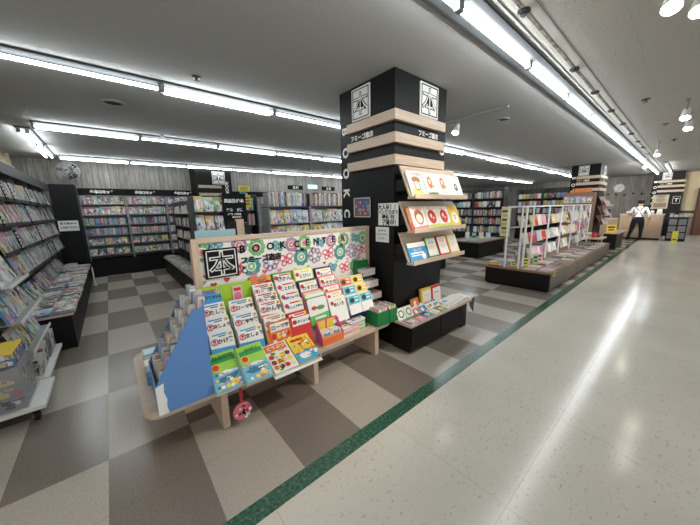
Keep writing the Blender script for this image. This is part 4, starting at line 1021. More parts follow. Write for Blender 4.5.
for i in range(3):
    toybox(TR(-.855-.225*i, 3.03, .1305, 0), .20, .38, .32, ('grey','pale blue','grey')[i], '%s toy box in clear bag, %s from the aisle on the cart' % (('grey','pale blue','grey')[i], nth(i+1)), GB, True)
    toybox(TR(-.855-.225*i, 3.03, .475, 0), .19, .36, .045, ('blue','yellow','blue')[i], '%s flat toy box on top of the bagged boxes, %s from the aisle' % (('blue','yellow','blue')[i], nth(i+1)), 'flat toy boxes on the bagged boxes')
    toybox(TR(-.85-.225*i, 3.05, .522, 0), .18, .33, .04, ('yellow','green','cream')[i], '%s flat toy box topmost on the bagged boxes, %s from aisle' % (('yellow','green','cream')[i], nth(i+1)), 'flat toy boxes on the bagged boxes')
k = 0
for y, cn, h_ in ((3.58, 'white', .17), (3.80, 'white', .21), (4.03, 'grey', .22), (4.22, 'white', .2)):
    k += 1
    toybox(TR(-.80, y, .1205, 0), .16, .17, h_, cn, '%s toy box with dark windows on the second platform, %s from the entrance end' % (cn, nth(k)), 'toy boxes on the second platform')
o = thing('tiered_rack', 'tiered wire rack with white shelf edges holding wrapped magazines near the carts', 'rack', TR(0, 0, 0))
for x in (-1.28, -.98):
    for y in (3.56, 4.44): b = MB(); b.cyl((x, y, .1205), (x, y, 1.25), .011, n=8); b.build('upright', M['white'], o)
for i, (x1, z, y1) in enumerate(((-.70, .97, 4.25), (-.685, .66, 4.45), (-.66, .37, 4.45))):
    b = MB(); b.box(-1.27, x1, 3.55, y1, z-.02, z-.012); b.build('wire_shelf', M['shelf_grey'], o)
    b = MB(); b.box(x1, x1+.010, 3.55, y1, z-.020, z+.006); b.build('shelf_edge', M['white'], o)
    row_faces(TR(x1-.06, 3.57, z-.011, 90), y1-3.57, .20, .255, .02, 18, 'wrapped_magazine', 'magazine', '%s tier of the wire rack' % nth(i+1), end='near end', gap=.015)
    row_faces(TR(x1-.18, 3.59, z-.011, 90), y1-3.60, .20, .26, .02, 14, 'wrapped_magazine', 'magazine', 'rear row, %s wire rack tier' % nth(i+1), end='near end', gap=.015)

# ------------------------------------------------------------------ bookcases along the back wall
def bookcase(name, T, w_, d_, H, shelves, label, cat='bookcase', mat='shelf_grey', base=0.0, group=None, header=None, hz=.16, back='shelf_grey', edge=None, slope=0.0):
    o = thing(name, label, cat, T, group)
    if base: b = MB(); b.box(0, w_, -.02, d_, 0, base); b.build('base', M['black_wood'], o)
    for x in (.0005, w_-.0205): b = MB(); b.box(x, x+.02, 0, d_, base+.0005, H); b.build('side_panel', M[mat], o)
    b = MB(); b.box(.021, w_-.021, d_-.02, d_-.0005, base+.0005, H); b.build('back_panel', M[back], o)
    for z in shelves: b = MB(); b.box(.021, w_-.021, .0, d_-.021, z-.016, z); b.build('shelf', M[mat], o)
    if header is not None:
        b = MB(); b.box(0.001, w_-.001, -.035, -.001, H-hz, H); h = b.build('header_board', M['black_matt'], o)
        if header: letter(header, .075, WH, h, TR(w_*.5, -.0365, H-hz/2), 'lettering', bold=.008)
    return o
heads = ['少年コミック', '青年コミック', '少女コミック', 'コミック', '文庫', '新書', '小説', '実用']
ZB = [1.80, 1.54, 1.29, 1.04, .80, .54]
GBW = 'bookcases along the back wall'
for i in range(8):
    x0 = -.47 + .88*i
    bookcase('bookcase', TR(x0, 9.40, 0), .88, .36, 2.17, ZB, 'grey bookcase with black header against the back wall, %s from the black end panel' % nth(i+1), base=.42, group=GBW, header=heads[i])
    for r_, z in enumerate(ZB):
        where = '%s shelf, %s back-wall bookcase' % (nth(r_+1), nth(i+1))
        T0 = TR(x0+.026, 9.415, z+.001)
        if i > 2 and (r_ > 0 or i > 6): continue
        if i > 2: row_spines(T0, .83, .21, .15, 'comic_book', 'comic', where, tr=(.03, .05), pal=SPN)
        elif r_ in (0, 1): row_faces(T0, .83, .098, .205, .02, 6, 'comic_book', 'comic', where, gap=.006, style='kids', jit=.12, pal=['white','white','cream','grey','pale blue','yellow','red','pink','black'])
        elif r_ in (2, 3): row_spines(T0, .83, .17, .14, 'comic_book', 'comic', where, tr=(.018, .034), hr=.1, pal=['white','pale blue','red','teal','white','navy','pink','cream','blue'])
        else: row_faces(T0, .83, .15, .17, .03, 6, 'comic_book', 'comic', where, gap=.01, style='kids', jit=.15, pal=['white','yellow','navy','green','cream','grey','white','black'])

# ------------------------------------------------------------------ racks behind the flower panel
# end cap with leaning magazines
bookcase('end_cap_rack', TR(1.03, 5.0, 0), .50, .34, 1.80, [1.55, 1.25, .95, .65], 'narrow magazine rack on the aisle end behind the flower panel', 'magazine rack', mat='dark_grey', base=.4)
for r_, z in enumerate([1.55, 1.25, .95]):
    row_faces(TR(1.055, 5.01, z+.001), .45, .14, .26, .01, 16, 'magazine', 'magazine', '%s shelf of the aisle-end rack' % nth(r_+1), gap=.008, pal=['white','yellow','white','lime','cream','white'])
# run along the aisle, facing the magazine racks
for i in range(4):
    y0 = 8.95 - .9*i
    bookcase('bookcase', TR(1.36, y0, 0, -90), .9, .36, 1.82, [1.52, 1.22, .92, .62], 'dark grey bookcase facing the magazine racks, %s from the back wall' % nth(i+1), mat='dark_grey', base=.35, group='bookcases facing the magazine racks')
    for r_, z in enumerate([1.52, 1.22, .92, .62]):
        where = '%s shelf, %s bookcase facing the magazines' % (nth(r_+1), nth(i+1))
        if r_ % 2 == 0: row_faces(TR(1.365, y0-.026, z+.001, -90), .84, .13, .2, .02, 8, 'picture_magazine', 'magazine', where, end='wall end', pal=['red','pink','white','yellow','cream','orange','white'])
        else: row_spines(TR(1.375, y0-.026, z+.001, -90), .84, .2, .15, 'paperback', 'paperback', where, tr=(.026, .045), end='wall end')
o = thing('magazine_stand', 'low black stand with magazine piles facing the side-wall racks', 'stand', TR(1.0, 5.40, 0))
b = MB(); b.box(.0, .335, 0, 3.5, 0, .38); b.build('body', M['black_wood'], o)
b = MB(); b.box(-.015, .336, -.01, 3.51, .38, .40); b.build('stand_top', flat(150, 140, 128, .5), o)
for i in range(12):
    zz = .4012
    for m_ in range(q.choice([2, 3])):
        c_ = q.choice(BG); th = q.uniform(.012, .024)
        book('magazine', UB['mag'], TR(1.03, 5.68 + .29*i, zz, -90 + q.uniform(-2.5, 2.5), -90), .27, th, .2, c_, '%s magazine, %s from bottom, %s pile on the opposite low stand' % (c_, nth(m_+1), nth(i+1)), 'magazine', 'magazine piles on the opposite low stand'); zz += th + .001
# black category board and light blue card
o = thing('category_board', 'black category board with white lettering above the flower panel', 'sign board', TR(1.665, 4.97, 1.60))
b = MB(); b.box(-.19, .19, 0, .02, -.24, .24); b.build('board', M['black_matt'], o)
for s_, x, z, sz in (('児童書', -.08, .12, .062), ('絵本', .09, .12, .062), ('学参', -.09, -.03, .05), ('辞典', .08, -.03, .05), ('パズル・ぬりえ', -.02, -.1, .032), ('知育ドリル', .02, -.15, .032)): letter(s_, sz, WH, o, TR(x, -.002, z), bold=.004)
b = MB(); b.box(-.03, .03, .02, .05, -1.2, .2); b.build('post', M['black'], o)
b = MB(); b.box(-.12, .12, .0, .10, -1.6, -1.58); b.box(-.03, .03, .02, .05, -1.6, -1.2); b.build('foot', M['black'], o)
o = thing('back_board', 'light blue blank board standing behind the flower panel', 'board', TR(.655, 2.50, BZ+.001))
b = MB(); b.box(-.15, .165, 0, .012, .0, 1.055); b.build('sheet', flat(150, 186, 192), o)
o = thing('wooden_easel', 'small wooden stand upright behind the flower panel', 'easel', TR(1.055, 3.1, 0))
b = MB(); b.box(-.02, .06, 0, .035, 0, 1.46); b.build('upright', M['ash_z'], o)
b = MB(); b.box(-.10, -.02, .0, .02, .9, 1.44); b.build('side_board', M['black'], o)
b = MB(); b.box(-.12, .12, -.12, .15, 0, .025); b.build('foot', M['ash'], o)
# bookcases facing the bench: spines on the top shelf
for i in range(3):
    x0 = 2.28 + .9*i
    bookcase('bookcase', TR(x0, 5.0, 0), .9, .34, 1.60, [1.30, 1.0, .7], 'grey bookcase with books standing on top behind the flower panel, %s from the category board' % nth(i+1), mat='shelf_grey', base=.4, group='bookcases behind the flower panel')
    b = MB(); b.box(x0+.001, x0+.899, 5.0, 5.339, 1.6005, 1.615); tag(b.build('top_board', M['dark_grey'], None), 'dark board on top of the %s bookcase behind the flower panel' % nth(i+1), 'shelf board')
    row_spines(TR(x0+.01, 5.03, 1.6165), .88, .275, .2, 'large_book', 'book', 'on top of the %s bookcase behind the panel' % nth(i+1), tr=(.016, .036), hr=.12, end='category board', pal=(['white']*6+['black']*3+['grey']*3+['pale blue']*2+['cream']*2+['red','brown']) if i < 1 else (['white']*5+['black']*3+['grey']*2+['brown']*3+['red']*2))
    for r_, z in enumerate([1.30, 1.0]):
        row_faces(TR(x0+.03, 5.02, z+.001), .84, .135, .262, .02, 7, 'picture_magazine', 'comic', '%s shelf, %s bookcase behind the panel' % (nth(r_+1), nth(i+1)), end='category board', gap=.006, pal=['white','white','grey','pale blue','cream','yellow','red','white'])
# narrow bay between board and bookcases
bookcase('bookcase', TR(1.75, 5.75, 0), .62, .34, 1.88, [1.56, 1.26, .96], 'narrow bookcase set back between category board and taller spines', mat='dark_grey', base=.4)
for r_, z in enumerate([1.56, 1.26]): row_spines(TR(1.78, 5.77, z+.001), .56, .25, .18, 'large_book', 'book', '%s shelf of the set-back bookcase' % nth(r_+1), tr=(.014, .03))
for i, (x, z, w_, h_, c_, lb) in enumerate(((1.985, 1.90, .20, .10, (214, 196, 60), 'small yellow card sign above the category board'), (2.03, 1.62, .14, .22, (222, 206, 70), 'yellow hanging card beside the category board'), (1.97, 1.80, .10, .15, (90, 160, 196), 'blue card above the yellow hanging card'))):
    b = MB(); b.box(-w_/2, w_/2, 0, .004, 0, h_); o = tag(b.build('card_sign', flat(*c_), None, TR(x-.02, 5.30+.02*i, z)), lb, 'card')
    b = MB()
    for j in range(3): b.rect(-w_*.35, w_*.35, h_*(.2+.25*j), h_*(.2+.25*j)+h_*.1, -.001, 0)
    b.build('printed_lines', M['dark_grey'], o)
o = thing('exit_sign', 'small green lit exit sign hanging in front of the back wall', 'sign', TR(4.95, 7.6, 2.18))
b = MB(); b.box(-.17, .17, 0, .03, 0, .12); b.build('case', M['white'], o)
b = MB(); b.box(-.16, .16, -.002, .0, .01, .11); b.build('lit_face', m_emit('exit_glow', (.25, .8, .62, 1), 1.2), o)
b = MB(); b.cyl((0, .015, .12), (0, .015, CZ-2.18), .008); b.build('rod', M['grey_metal'], o)
for i, x in enumerate((4.35, 5.55)):
    o = thing('hanging_sign', 'small black hanging category sign %s the green exit sign' % ('before', 'beyond')[i], 'sign', TR(x, 7.6, 2.14))
    b = MB(); b.box(-.25, .25, 0, .02, 0, .12); b.build('plate', M['black_matt'], o); letter(('文 庫', '文 芸')[i], .08, WH, o, TR(0, -.002, .06), bold=.006)
    b = MB(); b.cyl((0, .01, .12), (0, .01, CZ-2.14), .006); b.build('rod', M['grey_metal'], o)
# ------------------------------------------------------------------ low island with the white wire rack
q = random.Random(33)
o = thing('display_island', 'long low dark brown display island with wooden rim beside the aisle', 'display island', TR(5.72, 1.40, 0))
b = MB(); b.box(.02, 5.66, .02, 1.13, .03, .33); b.build('body', M['espresso'], o)
b = MB(); b.box(.05, 5.6, .05, 1.1, 0, .03); b.build('plinth', M['black_matt'], o)
b = MB(); b.box(0, 5.68, 0, 1.15, .33, .365); b.build('island_top', M['brown_wood'], o, bev=.003)
for i in range(6): b = MB(); b.box(.03+.94*i, .03+.94*i+.925, .008, .0195, .04, .325); b.build('side_panel', flat(84, 72, 64, .4), o)
WRM = flat(228, 230, 232, 0.35)
IZ = .366
o = thing('wire_rack', 'white open frame book rack standing on the low island', 'rack', TR(0, 0, IZ))
xs = [5.78, 6.0, 6.36, 7.34, 8.29, 9.30, 10.2, 11.30]
for i, x in enumerate(xs):
    for y in ((1.95, 2.19) if i in (0, 7) else (1.95,)):
        r_ = .026 if i == 1 and y < 2 else .014
        b = MB(); b.box(x-r_, x+r_, y-.012, y+.012, 0, 1.13); b.build('upright', WRM, o)
for y in (1.95, 2.19):
    b = MB(); b.box(xs[0]-.014, xs[-1]+.014, y-.011, y+.011, 1.131, 1.158); b.build('top_rail', WRM, o)
for x in (xs[0], xs[-1]): b = MB(); b.box(x-.012, x+.012, 1.963, 2.177, 1.131, 1.156); b.build('end_rail', WRM, o)
SHZ = (.10, .43, .76)
for z in SHZ:
    b = MB()
    for y in (1.97, 2.03, 2.09, 2.15): b.cyl((xs[0]+.0145, y, z), (xs[-1]-.0145, y, z), .005, n=6)
    b.build('wire_shelf', WRM, o)
for bi, (xa, xb) in enumerate(((5.80, 5.97), (6.03, 6.34), (6.38, 7.32), (7.36, 8.27), (8.31, 9.28), (9.32, 10.18), (10.22, 11.28))):
    for zi, z in enumerate(SHZ):
        x = xa + .01; k = 0
        while x + .15 < xb:
            k += 1; w_ = q.uniform(.125, .16); h_ = q.uniform(.19, .225); c_ = q.choice(['white','cream','cream','pale blue','white','white','grey','cream','brown','white','cream','pink','grey','black','yellow','red'])
            if q.random() < .88:
                # turned a little towards the entrance, leaning back
                book('notebook', UB['book'], TR(x, 1.985, IZ+z+.006, q.uniform(-28, -12), -14), w_, .02, h_, c_, '%s book, %s in %s bay, %s shelf of the white rack' % (c_, nth(k), nth(bi+1), ('lowest','middle','top')[zi]), 'book', 'books in the white frame rack')
            x += .165
k = 0
for i in range(36):
    for j in range(2):
        if q.random() < .12: continue
        x = 5.80 + .153*i; y = 1.44 + .24*j; zz = IZ; k += 1
        for m_ in range(q.choice([1, 1, 2])):
            c_ = q.choice(['white','cream','cream','brown','pale blue','grey','pink','green','white','navy']); th = q.uniform(.012, .022)
            book('notebook', UB['book'], TR(x, y, zz+.0005, q.uniform(-4, 4), -90), .14, th, .205, c_, '%s flat book, %s place from near end, %s row of the island, %s' % (c_, nth(i+1), ('aisle-side','inner')[j], ('lower','upper')[m_]), 'book', 'flat books on the low island'); zz += th + .0005
for j in range(5):
    y = 2.24 + .0*j
    c_ = ('red','blue','white','yellow','pale blue')[j]
    for m_ in range(2):
        book('magazine', UB['kids'], TR(5.74 + .30*(j % 3) + .02*(j//3), 2.26 + .012*j - (.0), IZ + .0005 + (.045 if j > 2 else 0) + m_*.021, 4, -90), .26, .02, .21, c_, '%s magazine, %s on the inner end of the island behind the white rack, %s' % (c_, nth(j+1), ('lower','upper')[m_]), 'magazine', 'bright magazines at the island end')
def pop(x, y, z, rz, w_, h_, c_, label, rx=-8):
    b = MB(); b.box(-w_/2, w_/2, 0, .004, 0, h_); o = tag(b.build('price_card', flat(*c_), None, TR(x, y, z, rz, rx)), label, 'price card')
    b = MB(); b.rect(-w_*.36, w_*.36, h_*.58, h_*.8, -.0008, 0); b.rect(-w_*.3, w_*.25, h_*.25, h_*.42, -.0008, 0); b.build('printed_lines', M['dark_grey'], o)
pop(5.90, 1.397, .29, -4, .12, .085, (226, 210, 60), 'yellow price card hanging on the near corner of the island', 6)
pop(6.12, 1.93, IZ, -35, .13, .16, (214, 216, 60), 'lime yellow card standing at the foot of the white rack')
pop(5.86, 2.05, IZ+.02, -60, .12, .10, (226, 222, 70), 'yellow card in the end bay of the white rack')
pop(6.26, 1.80, IZ+.03, -30, .12, .2, (150, 200, 120), 'pale green card standing before the white rack')
pop(6.48, 1.80, IZ+.03, -30, .13, .2, (238, 178, 190), 'pink card standing before the white rack')

# ------------------------------------------------------------------ wooden display and fittings around the second pillar
o = thing('wooden_display', 'tall brown wooden slanted display at the second pillar', 'display', TR(12.42, 2.10, 0))
b = MB(); b.prism([(0, 0), (.44, 0), (.44, 1.93), (.30, 1.93), (0, .35)], 'y', 0, .03); b.build('side_panel', M['brown_wood'], o)
b = MB(); b.prism([(0, 0), (.44, 0), (.44, 1.93), (.30, 1.93), (0, .35)], 'y', .87, .90); b.build('side_panel', M['brown_wood'], o)
b = MB(); b.prism([(.02, .35), (.04, .35), (.33, 1.93), (.31, 1.93)], 'y', .03, .87); b.build('sloping_back', M['brown_wood'], o)
for z in (.55, .9, 1.25, 1.58):
    x = .02 + .29*(z-.35)/1.58; b = MB(); b.box(x-.10, x+.01, .0301, .8699, z-.02, z); b.build('ledge', M['ash'], o)
for i, z in enumerate((.55, .9, 1.25, 1.58)):
    x = 12.42 + .02 + .29*(z-.35)/1.58 - .075
    row_faces(TR(x, 2.96, z+.001, -90), .82, .15, .23, .015, 11, 'picture_book', 'picture book', '%s ledge of the brown wooden display' % nth(4-i), style='kids', end='back', pal=['pink','white','red','purple','cream','pale blue'])
o = thing('orange_garland', 'orange paper decoration on top of the brown wooden display', 'decoration', TR(12.74, 2.5, 1.932))
b = MB()
for j in range(7): b.prism([(-.28+.08*j, 0), (-.20+.08*j, 0), (-.22+.08*j, .14), (-.26+.08*j, .15)], 'x', -.01+.004*(j % 2), -.006+.004*(j % 2), 0)
b.build('paper_cutouts', flat(226, 130, 60), o)
def side_rack(z, label):
    o = thing('book_rack', label, 'book rack', TR(12.95, 0, 0))
    b = MB(); b.prism([(1.87, z), (2.05, z+.33), (2.07, z+.33), (1.89, z)], 'x', 0, 1.0); b.build('back_board', M['brown_wood'], o)
    b = MB(); b.box(0, 1.0, 1.80, 1.90, z, z+.02); b.box(0, 1.0, 1.795, 1.81, z, z+.05); b.build('ledge', M['ash'], o)
    return o
for i, z in enumerate((.80, 1.12, 1.44)):
    side_rack(z, 'slanted brown book rack on the second pillar, %s from below' % nth(i+1))
    row_faces(TR(12.97, 1.825, z+.021, 0, -26), .95, .21, .24, .015, 0, 'picture_book', 'picture book', '%s slanted rack of the second pillar' % nth(i+1), style='kids', pal=['brown','white','pink','cream','red'])
o = thing('display_cabinet', 'low dark display cabinet with pale top before the second pillar', 'cabinet', TR(12.9, 1.45, 0))
b = MB(); b.box(0, 1.6, 0, .33, 0, .52); b.build('body', M['espresso'], o)
b = MB(); b.box(-.05, 1.65, -.06, .33, .52, .555); b.build('wooden_top', M['ash'], o)
pop(13.05, 1.62, .556, -60, .28, .26, (240, 206, 40), 'bright yellow card standing on the cabinet before the second pillar')
o = thing('display_table', 'low brown table between island and second pillar', 'table', TR(11.5, 1.62, 0))
b = MB(); b.box(0, .85, 0, .6, .43, .47); b.build('table_top', M['ash'], o)
for x in (.02, .79):
    for y in (.02, .54): b = MB(); b.box(x, x+.04, y, y+.04, 0, .43); b.build('leg', M['espresso'], o)
b = MB(); b.box(.06, .79, .06, .54, .12, .15); b.build('lower_shelf', M['espresso'], o)
o = thing('red_jar', 'small red round tin on the low brown table', 'tin', TR(11.75, 1.85, .4705))
b = MB(); b.lathe([(.06, 0), (.065, .02), (.065, .15), (.05, .16)], 14); b.build('body', flat(196, 52, 70), o); b = MB(); b.lathe([(.055, .16), (.055, .18), (.02, .19)], 14); b.build('lid', flat(170, 40, 56), o)
for i, (x, y, w_, d_, h_, c_) in enumerate(((11.95, 1.75, .2, .16, .09, (60, 58, 60)), (12.05, 1.98, .16, .12, .12, (170, 168, 160)))):
    b = MB(); b.box(0, w_, 0, d_, 0, h_); b.box(-.004, w_+.004, -.004, d_+.004, h_*.7, h_+.004, 1); tag(b.build('gift_box', [flat(*c_), flat(*[min(255, v+50) for v in c_])], None, TR(x, y, .4705)), ('dark lidded box on the low brown table', 'pale lidded box on the low brown table')[i], 'box')

# ------------------------------------------------------------------ tables and bookcases beyond the tall pillar
def low_table(x, y, w_, d_, h, label, cols, rows, where):
    o = thing('display_table', label, 'display table', TR(x, y, 0), 'low black tables')
    b = MB(); b.box(0, w_, 0, d_, 0, h-.03); b.build('body', M['black_wood'], o); b = MB(); b.box(-.02, w_+.02, -.02, d_+.02, h-.03, h); b.build('table_top', flat(126, 114, 102), o)
    for i in range(cols):
        for j in range(rows):
            c_ = q.choice(BG)
            book('novel', UB['book'], TR(x+.04+i*(w_-.08)/cols, y+.03+j*(d_-.06)/rows, h+.0005, q.uniform(-3, 3), -90), .15, q.uniform(.02, .07), .21, c_, '%s book, %s from near end, %s row on %s' % (c_, nth(i+1), nth(j+1), where), 'book', 'books lying on ' + where)
low_table(8.25, 3.88, 1.8, 1.0, .49, 'low black table of books between tall pillar and white rack', 9, 4, 'the table by the white rack')
low_table(4.7, 3.86, 1.75, 1.0, .45, 'low black table of books right behind the tall pillar', 9, 4, 'the table behind the pillar')
row_faces(TR(9.2, 4.82, .492, -70), .8, .15, .21, .02, 15, 'novel', 'book', 'standing on the table by the white rack', style='book', gap=.06)
FZ = [1.82, 1.5, 1.18, .86, .54]
GR_ = 'dark bookcases facing the aisle end'
kk = 0
for i in range(5):
    y1 = 5.55 + 1.12*(i)
    y1 = 5.50 + 1.14*i
    wood = i in (1, 2)
    bookcase('bookcase', TR(11.0, y1, 0, -90), 1.13, .36, 2.2, FZ, 'dark bookcase of upright books beyond the low black tables, %s from the white rack' % nth(i+1), mat='dark_grey', base=.2, group=GR_, back='dark_grey')
    for r_, z in enumerate(FZ):
        where = '%s shelf, %s bookcase beyond the tables' % (nth(r_+1), nth(i+1))
        if i < 3 and r_ != 1: row_spines(TR(11.03, y1-.03, z+.001, -90), 1.07, .25, .18, 'novel' if r_ < 3 else 'textbook', 'book', where, tr=(.026, .055) if i else (.024, .05), end='far end')
        elif i < 3: row_faces(TR(11.03, y1-.03, z+.001, -90), 1.07, .15, .22, .02, 8, 'novel', 'book', where, style='book', end='far end')
o = thing('banner_sign', 'tall yellow and white banner at the end of the dark bookcases', 'banner', TR(10.85, 4.20, 0, -90))
b = MB(); b.box(-.16, .16, 0, .02, .45, 1.5); b.build('sheet', flat(222, 216, 160), o); b = MB()
for j in range(6): b.rect(-.12, .12, .55+.15*j, .63+.15*j, -.001, j % 2)
b.build('printed_blocks', [flat(206, 190, 70), flat(96, 96, 86)], o); b = MB(); b.box(-.15, .15, -.1, .12, 0, .02); b.cyl((0, .03, .0), (0, .03, 1.5), .012); b.build('stand', M['grey_metal'], o)
for i in range(3):
    y1 = 5.2 - 1.0*i
    bookcase('bookcase', TR(14.6, y1, 0, -90), .99, .36, 2.25, FZ, 'dim bookcase far behind the white rack, %s from the banner' % nth(i+1), mat='dark_grey', base=.2, group='dim bookcases far behind the white rack', back='dark_grey')
    for r_, z in enumerate(FZ[:4]):
        row_faces(TR(14.63, y1-.03, z+.001, -90), .93, .14, .22, .02, 8, 'hardback', 'book', '%s shelf, %s dim bookcase' % (nth(r_+1), nth(i+1)), style='book', end='far end')

# ------------------------------------------------------------------ cash desk
o = thing('cash_desk', 'long wood fronted cash desk where the man stands', 'counter', TR(17.05, 0, 0))
b = MB(); b.box(0, .6, .62, 1.9, 0, 1.02); b.build('front_unit', M['counter_wood'], o)
b = MB(); b.box(-.02, .62, .60, 1.92, 1.02, 1.06); b.build('counter_top', flat(196, 180, 164), o)
b = MB(); b.box(.5, 1.0, 1.921, 4.2, 0, .82); b.build('side_unit', M['counter_wood'], o); b = MB(); b.box(.48, 1.02, 1.925, 4.22, .82, .86); b.build('side_top', flat(196, 180, 164), o)
b = MB(); b.box(-.005, .05, .64, 1.88, 0, .08); b.build('kick_board', M['espresso'], o)
def blocky(name, T, label, cat, parts):
    o = thing(name, label, cat, T)
    for nm, bx, m in parts: b = MB(); b.box(*bx); b.build(nm, m, o, bev=.006)
    return o
blocky('cash_register', TR(17.7, 2.3, .8605), 'grey cash register on the lower desk beyond the man', 'cash register', [('body', (0, .35, 0, .4, 0, .14), M['shelf_grey']), ('screen', (.05, .09, .03, .37, .15, .42), M['dark_grey']), ('drawer_front', (-.01, 0, .02, .38, .02, .12), M['dark_grey']), ('printer', (.12, .3, .05, .2, .141, .24), M['white'])])
blocky('receipt_printer', TR(17.75, 2.9, .8605), 'white printer beside the grey cash register', 'printer', [('body', (0, .3, 0, .3, 0, .22), M['white']), ('paper_roll', (.05, .2, .05, .25, .221, .3), M['white_paper'])])
blocky('computer_monitor', TR(17.3, 1.05, 1.0605), 'black monitor on the cash desk beside the man', 'monitor', [('screen', (.0, .03, 0, .4, .1, .36), M['black']), ('foot', (-.03, .1, .1, .3, 0, .015), M['black']), ('stem', (.02, .04, .17, .23, .016, .12), M['black'])])
for i, (y, h_, w_, c_, lb) in enumerate(((.68, .20, .16, (206, 206, 200), 'white display card box at the aisle end of the cash desk'), (.90, .14, .12, (178, 160, 170), 'pink leaflet holder on the cash desk'), (1.55, .12, .2, (150, 130, 120), 'brown tray on the cash desk in front of the man'))):
    blocky('desk_box', TR(17.1, y, 1.0605), lb, 'box', [('holder', (0, .12, 0, w_, 0, h_*.5), flat(*c_)), ('leaflets', (.02, .08, .01, w_-.01, h_*.5+.001, h_), M['white_paper'])])
o = thing('leaflet_rack', 'dark leaflet rack with grey sheets at the end of the cash desk', 'rack', TR(17.0, -.04, 0))
b = MB(); b.box(.0, .45, 0, .52, 0, .9); b.build('body', M['black_wood'], o)
b = MB(); b.box(-.02, .47, -.02, .54, .9, .94); b.build('rack_top', M['dark_grey'], o)
for r_ in range(3):
    for c_ in range(2): b = MB(); b.box(-.012, -.001, .03+.25*c_, .24+.25*c_, .1+.27*r_, .33+.27*r_); b.build('sheet', flat(128 + 20*((r_+c_) % 2), 134, 138), o)
for i in range(4):
    blocky('small_box', TR(17.05, -.02+.125*i, .9405), '%s small box in the row on top of the dark leaflet rack' % nth(i+1), 'box', [('carton', (0, .2, 0, .11, 0, .10 + .05*(i % 2)), flat(*((200,196,186), (170,176,160), (214,206,190), (150,150,146))[i])), ('label', (-.003, -.0005, .02, .09, .02, .08), M['white_paper'])])
o = thing('floor_sign', 'yellow folding floor sign before the dark leaflet rack', 'floor sign', TR(16.75, .22, 0) @ S(.62, .62, .8))
b = MB(); b.prism([(-.15, 0), (-.14, 0), (.0, .52), (-.012, .52)], 'y', -.13, .13); b.build('front_leaf', flat(220, 206, 60), o)
b = MB(); b.prism([(.15, 0), (.14, 0), (.001, .50), (.012, .52)], 'y', -.13, .13); b.build('rear_leaf', flat(220, 206, 60), o)
b = MB()
for j in range(3): b.add([(-.13+.035*j*1.3-.004, -.08, .09+.12*j), (-.13+.035*j*1.3-.004, .08, .09+.12*j), (-.118+.035*j*1.3-.004, .08, .14+.12*j), (-.118+.035*j*1.3-.004, -.08, .14+.12*j)], [(0,1,2,3)], 0)
b.build('printed_lines', M['black'], o)
# clock on the plank wall
o = thing('wall_clock', 'round white wall clock with numerals on the grey plank wall', 'clock', TR(XB-.005, 2.5, 2.30, -90))
b = MB(); b.lathe([(.23, 0), (.23, .03), (.21, .045)], 28, 0, Matrix.Rotation(R(90), 4, 'X')); b.build('rim', flat(150, 150, 150), o)
b = MB(); b.disc(0, 0, .205, None, -.0465, 28); b.build('dial', M['white_paper'], o)
b = MB()
for k in range(12):
    a = k*math.pi/6; b.rect(-.008, .008, .15, .185, -.048, 0, Matrix.Rotation(a, 4, 'Y'))
b.build('hour_marks', M['black'], o)
b = MB(); b.rect(-.008, .008, -.02, .11, -.049, 0, Matrix.Rotation(R(70), 4, 'Y')); b.rect(-.006, .006, -.02, .16, -.0495, 0, Matrix.Rotation(R(200), 4, 'Y')); b.build('hands', M['black'], o)
for i in range(6):
    x = 2.9 - .32*i
    b = MB(); b.box(-.05, .05, -.02, 0, -.04, .04); b.box(-.03, .03, -.03, -.02, -.03, .01, 1)
    tag(b.build('wall_hook', [M['black'], M['dark_grey']], None, TR(XB-.004, x, 2.0 - .03*(i % 3), -90)), 'small dark plaque on the grey plank wall below the clock, %s from the bookcases' % nth(i+1), 'plaque', 'plaques below the clock')
po = paper('poster', TR(19.395, .90, 1.55, -90), .5, .62, 'pale poster on the black pillar beside the cash desk', 'poster', [], [BK], flat(196, 184, 160))
art(po, [('r', -.2, .2, -.25, -.05, 0), ('d', 0, .1, .15, .13, 1), ('r', -.15, .15, .24, .28, 2)], [flat(140, 120, 96), flat(160, 150, 130), MC['dk']], -.0045, 'printed_picture')
po = paper('notice', TR(19.395, .42, 1.62, -90), .22, .32, 'small white framed notice on the black pillar beside the cash desk', 'notice', [('T', .2, 0, 0)], [WH], M['black_matt'], WH)

# ------------------------------------------------------------------ the man at the cash desk
def skin_body(name, verts, edges, mat, parent, sub=2):
    me = bpy.data.meshes.new(name); me.from_pydata([v[0] for v in verts], edges, []); me.materials.append(mat)
    o = put(me, name, parent)
    m = o.modifiers.new('skin', 'SKIN'); 
    for sv, v in zip(me.skin_vertices[0].data, verts): sv.radius = (v[1], v[2] if len(v) > 2 else v[1])
    me.skin_vertices[0].data[0].use_root = True
    s = o.modifiers.new('subsurf', 'SUBSURF'); s.levels = sub; s.render_levels = sub
    dg = bpy.context.evaluated_depsgraph_get(); dg.update()
    nm = bpy.data.meshes.new_from_object(o.evaluated_get(dg)); o.modifiers.clear(); o.data = nm
    nm.polygons.foreach_set('use_smooth', [True]*len(nm.polygons))
    if not nm.materials: nm.materials.append(mat)
    return o
skin = flat(206, 160, 132, .55)
pe = thing('person', 'person in white shirt, dark crossed straps and black cap standing at the cash desk', 'person', TR(16.62, 1.30, 0) @ S(1.08, 1.12, 1.0))
